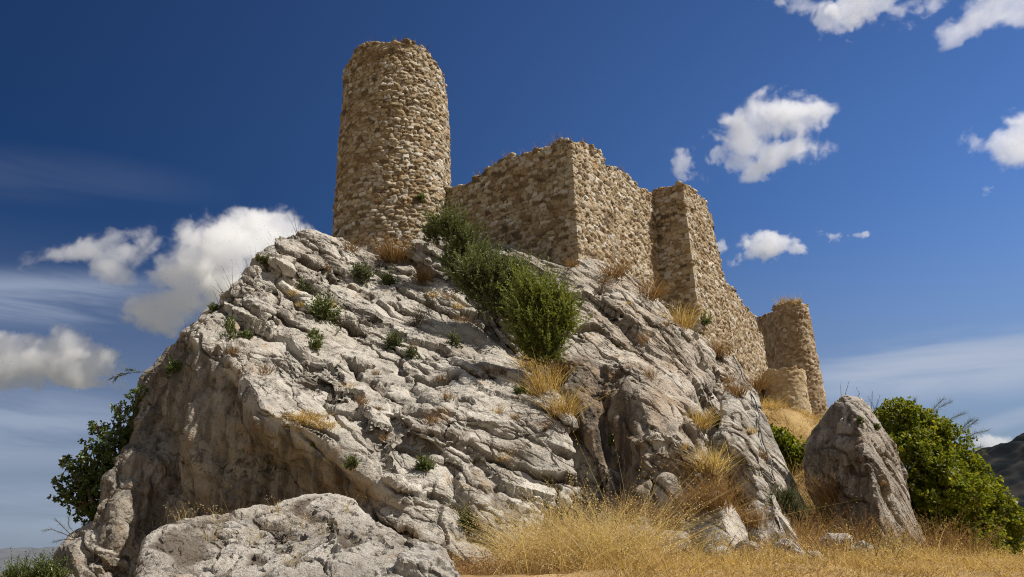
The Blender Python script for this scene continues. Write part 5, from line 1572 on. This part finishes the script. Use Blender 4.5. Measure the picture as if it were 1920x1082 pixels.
# --- black cable hanging down over the bare slab
cab = []
for (u, v) in [(1372, 672), (1380, 690), (1392, 712), (1404, 740), (1416, 772), (1423, 800), (1428, 828), (1436, 858), (1444, 885), (1450, 905)]:
    h = place(u, v)
    if h is not None: cab.append(h[0] + h[1] * 0.05 + np.array([0, -0.05, 0.02]))
cab = np.array(cab)
if len(cab) > 3:
    tt = np.linspace(0, len(cab) - 1, 60)
    cc = np.stack([np.interp(tt, np.arange(len(cab)), cab[:, i]) for i in range(3)], 1)
    for _ in range(4): cc[1:-1] = 0.5 * cc[1:-1] + 0.25 * (cc[2:] + cc[:-2])
    cc[:, 0] += 0.03 * np.sin(np.arange(60) * 0.30) + 0.012 * np.sin(np.arange(60) * 0.9)
    V, Q, a = tube(cc, 0.016 + 0.004 * np.sin(np.arange(60) * 1.3), 8)
    tag(mesh_from("cable", V - cc[0], Q, CABLE, None, True), "thin dark cable hanging down over the bare grey slab", "cable").location = Vector(cc[0])
# ------------------------------------------------------------------ clouds: real scattering volumes far beyond the hills
mcl = bpy.data.materials.new("cloud_vapour"); mcl.use_nodes = True
t = NT(mcl.node_tree)
o_ = t.new("ShaderNodeOutputMaterial"); pv = t.new("ShaderNodeVolumePrincipled")
pv.inputs["Color"].default_value = (1, 1, 1, 1); pv.inputs["Density"].default_value = 1.0
pv.inputs["Anisotropy"].default_value = 0.35
t.l.new(pv.outputs[0], o_.inputs["Volume"])


def cloud(name, label, puffs, dist=1600.0, k=2.6, lo=0.0, hi=0.5, dens=0.09, vox=2.2, nscale=115.0, group=None, detail=10, seed=0.0, flat=0.0, rough=0.64, zf=1.0):
    """a cumulus: the union of ellipsoids (photograph-scale radii) eaten away by turbulence, as a density grid"""
    us = np.mean([p[0] for p in puffs]); vs = np.mean([p[1] for p in puffs])
    c0 = ray(us, vs); L0 = np.linalg.norm(c0); c0 = c0 / L0
    mpp = dist / (F * L0) * 1.0
    ctr = EYE + c0 * dist
    a = RT - c0 * np.dot(RT, c0); a /= np.linalg.norm(a)
    bb = np.cross(a, c0)
    if np.dot(bb, UP) < 0: bb = -bb
    ng = bpy.data.node_groups.new(name + "_density", 'GeometryNodeTree')
    ng.interface.new_socket("Geometry", in_out='OUTPUT', socket_type='NodeSocketGeometry')
    g = NT(ng)
    go = g.new("NodeGroupOutput"); vc = g.new("GeometryNodeVolumeCube"); sm_ = g.new("GeometryNodeSetMaterial"); sm_.inputs["Material"].default_value = mcl
    P = g.new("GeometryNodeInputPosition").outputs[0]
    off = tuple(np.array([seed * 431.0, seed * 97.0, seed * 211.0]))
    Pn = g.vmath("ADD", P, off)
    s0 = 1.0 / (nscale * mpp)
    warp = g.noise(Pn, s0 * 1.7, 3, 0.5, 0, "Color")
    wv = g.vmath("SCALE", g.vmath("SUBTRACT", warp, (0.5, 0.5, 0.5)), None, scale=0.45 / s0)
    Pw = g.vmath("ADD", Pn, wv)
    n = g.noise(Pw, s0, detail, rough)
    E = None; lo_b = np.full(3, 1e9); hi_b = -lo_b
    for p in puffs:
        u, v, rx, ry = p[:4]; rot = p[4] if len(p) > 4 else 0.0; w = p[5] if len(p) > 5 else 1.0
        q = ray(u, v); q = EYE + q / np.linalg.norm(q) * dist / np.dot(q / np.linalg.norm(q), c0)
        q = q - ctr
        cr, sr = math.cos(R(rot)), math.sin(R(rot))
        ax, ay = (a * cr + bb * sr), (bb * cr - a * sr)
        Rx, Ry = rx * mpp, ry * mpp
        Rz = zf * (0.75 * math.sqrt(Rx * Ry) + 0.15 * max(Rx, Ry))
        lp = g.vmath("SUBTRACT", P, tuple(q))
        xx = g.vmath("DOT_PRODUCT", lp, tuple(ax / Rx), out="Value"); yy = g.vmath("DOT_PRODUCT", lp, tuple(ay / Ry), out="Value"); zz = g.vmath("DOT_PRODUCT", lp, tuple(c0 / Rz), out="Value")
        rr_ = g.math("SQRT", g.math("ADD", g.math("ADD", g.math("MULTIPLY", xx, xx), g.math("MULTIPLY", yy, yy)), g.math("MULTIPLY", zz, zz)))
        e = g.math("MULTIPLY", g.math("SUBTRACT", 1.0, rr_), w)
        E = e if E is None else g.math("MAXIMUM", E, e)
        ext = np.sqrt((ax * Rx) ** 2 + (ay * Ry) ** 2 + (c0 * Rz) ** 2) * 1.6
        lo_b = np.minimum(lo_b, q - ext); hi_b = np.maximum(hi_b, q + ext)
    d = g.math("ADD", E, g.math("MULTIPLY", g.math("SUBTRACT", n, 0.5), k))
    # nothing far outside the ellipsoids
    d = g.math("MULTIPLY", g.smooth(d, lo, hi), g.smooth(E, -0.75, -0.35))
    d = g.math("MULTIPLY", d, dens)
    g.put(vc.inputs["Density"], d)
    vc.inputs["Min"].default_value = tuple(lo_b); vc.inputs["Max"].default_value = tuple(hi_b)
    for ax_, s in zip("XYZ", hi_b - lo_b):
        vc.inputs["Resolution " + ax_].default_value = int(max(8, s / (vox * mpp)))
    g.l.new(vc.outputs[0], sm_.inputs[0]); g.l.new(sm_.outputs[0], go.inputs[0])
    me = bpy.data.volumes.new(name)
    me.materials.append(mcl)
    ob = bpy.data.objects.new(name, me); COL.objects.link(ob)
    ob.location = Vector(ctr)
    md = ob.modifiers.new("density", 'NODES'); md.node_group = ng
    print(name, mpp, (hi_b - lo_b) / (vox * mpp))
    return tag(ob, label, "cloud", group)
NN = "small thin cloud scrap in the clear blue sky over the ruin"
for lb, pf, kw in [
    ("brilliant white puffy cloud, largest of those over the square turret", [(1395, 265, 66, 60, 20), (1455, 234, 72, 54, 15), (1385, 302, 58, 34, -10), (1490, 228, 42, 44, 0), (1455, 282, 68, 44, 10), (1350, 290, 34, 40, 0), (1420, 318, 28, 20, 0, 0.8)], dict(dens=0.035, seed=1, vox=1.6)),
    ("ragged white cloud scrap beside the largest white cloud", [(1290, 300, 24, 34, 35, 0.9), (1306, 328, 28, 16, 0, 0.9), (1276, 288, 18, 10, 0, 0.8)], dict(dens=0.03, seed=2, nscale=60, vox=1.1)),
    ("small white cloud with a trailing wisp, directly below the largest white cloud", [(1462, 462, 50, 30, 8), (1418, 475, 40, 13, 25, 0.9), (1490, 476, 24, 18, 0, 0.9)], dict(dens=0.045, seed=3, nscale=75, vox=1.2)),
    ("thin flat cloud scrap to the side of the small wispy cloud", [(1570, 444, 32, 12, -5), (1612, 441, 20, 6, 8, 0.9)], dict(dens=0.05, seed=4, nscale=45, vox=0.9)),
    ("tiny cloud peeping out beside the edge of the square turret", [(1347, 467, 18, 16, 0)], dict(dens=0.045, seed=5, nscale=45, vox=1.0)),
    ("wide white cloud cut by the upper edge of the picture", [(1640, 10, 84, 38, 6), (1690, 14, 70, 24, 22), (1596, 20, 40, 24, -20)], dict(dens=0.024, seed=6, vox=1.6)),
    ("ragged thin cloud near the wide white one along the upper edge", [(1495, 10, 46, 26, -10, 0.9), (1552, 34, 40, 34, -30, 0.9), (1470, 2, 40, 18, 0, 0.8)], dict(dens=0.022, seed=7, nscale=80, vox=1.4)),
    ("long streaming white cloud in the upper corner over the hill", [(1868, 30, 82, 24, 24), (1915, 8, 66, 32, 10), (1800, 70, 40, 12, 35, 1.0)], dict(dens=0.022, seed=8, vox=1.5)),
    ("fluffy white cloud at the edge of the view high over the wooded hill", [(1890, 262, 84, 50, 12, 1.2), (1838, 266, 50, 26, -10, 1.15), (1905, 228, 52, 28, 30, 1.1), (1930, 280, 60, 36, 0)], dict(dens=0.03, seed=9, vox=1.5)),
    ("faint low scrap of cloud under the fluffy edge cloud", [(1850, 354, 18, 12, 25, 0.9)], dict(dens=0.04, seed=10, nscale=40, vox=0.9)),
    ("small cloud peeking over the crest of the wooded hill", [(1862, 834, 36, 13, 0)], dict(dens=0.05, seed=11, nscale=45, vox=1.0)),
    ("grey-bottomed heavy cloud floating low beside the dark tree", [(60, 680, 95, 48, 5), (130, 680, 85, 42, -12), (100, 652, 62, 36, 0), (165, 720, 80, 20, -8), (20, 695, 80, 38, 0)], dict(dens=0.045, seed=12, vox=1.8)),
    ("soft white cloud between the heavy grey cloud and the big bank", [(200, 450, 62, 42, 10), (155, 466, 80, 26, 12, 1.0), (235, 470, 50, 34, 0, 0.95), (205, 498, 36, 30, -20, 0.8)], dict(dens=0.026, seed=13, vox=1.7)),
    ("big cloud bank with dark grey underside rising behind the crag", [(440, 455, 105, 58, 22), (385, 505, 95, 62, 20), (500, 448, 70, 56, 0), (340, 568, 100, 46, 0, 1.0), (310, 515, 60, 50, 0, 0.95), (430, 530, 110, 70, 0)], dict(dens=0.04, seed=14, vox=2.0)),
]:
    kw['k'] = 4.6 if kw['seed'] > 11 else 5.2 if kw['seed'] == 1 else 6.5; kw['lo'] = 0.12 if kw['seed'] in (1, 3, 6, 12, 13, 14) else 0.0; kw['zf'] = 1.0 if kw['seed'] > 11 else 0.5; kw['hi'] = 0.55; kw['vox'] = kw['vox'] * 0.9
    cloud("cloud", lb, pf, **kw)
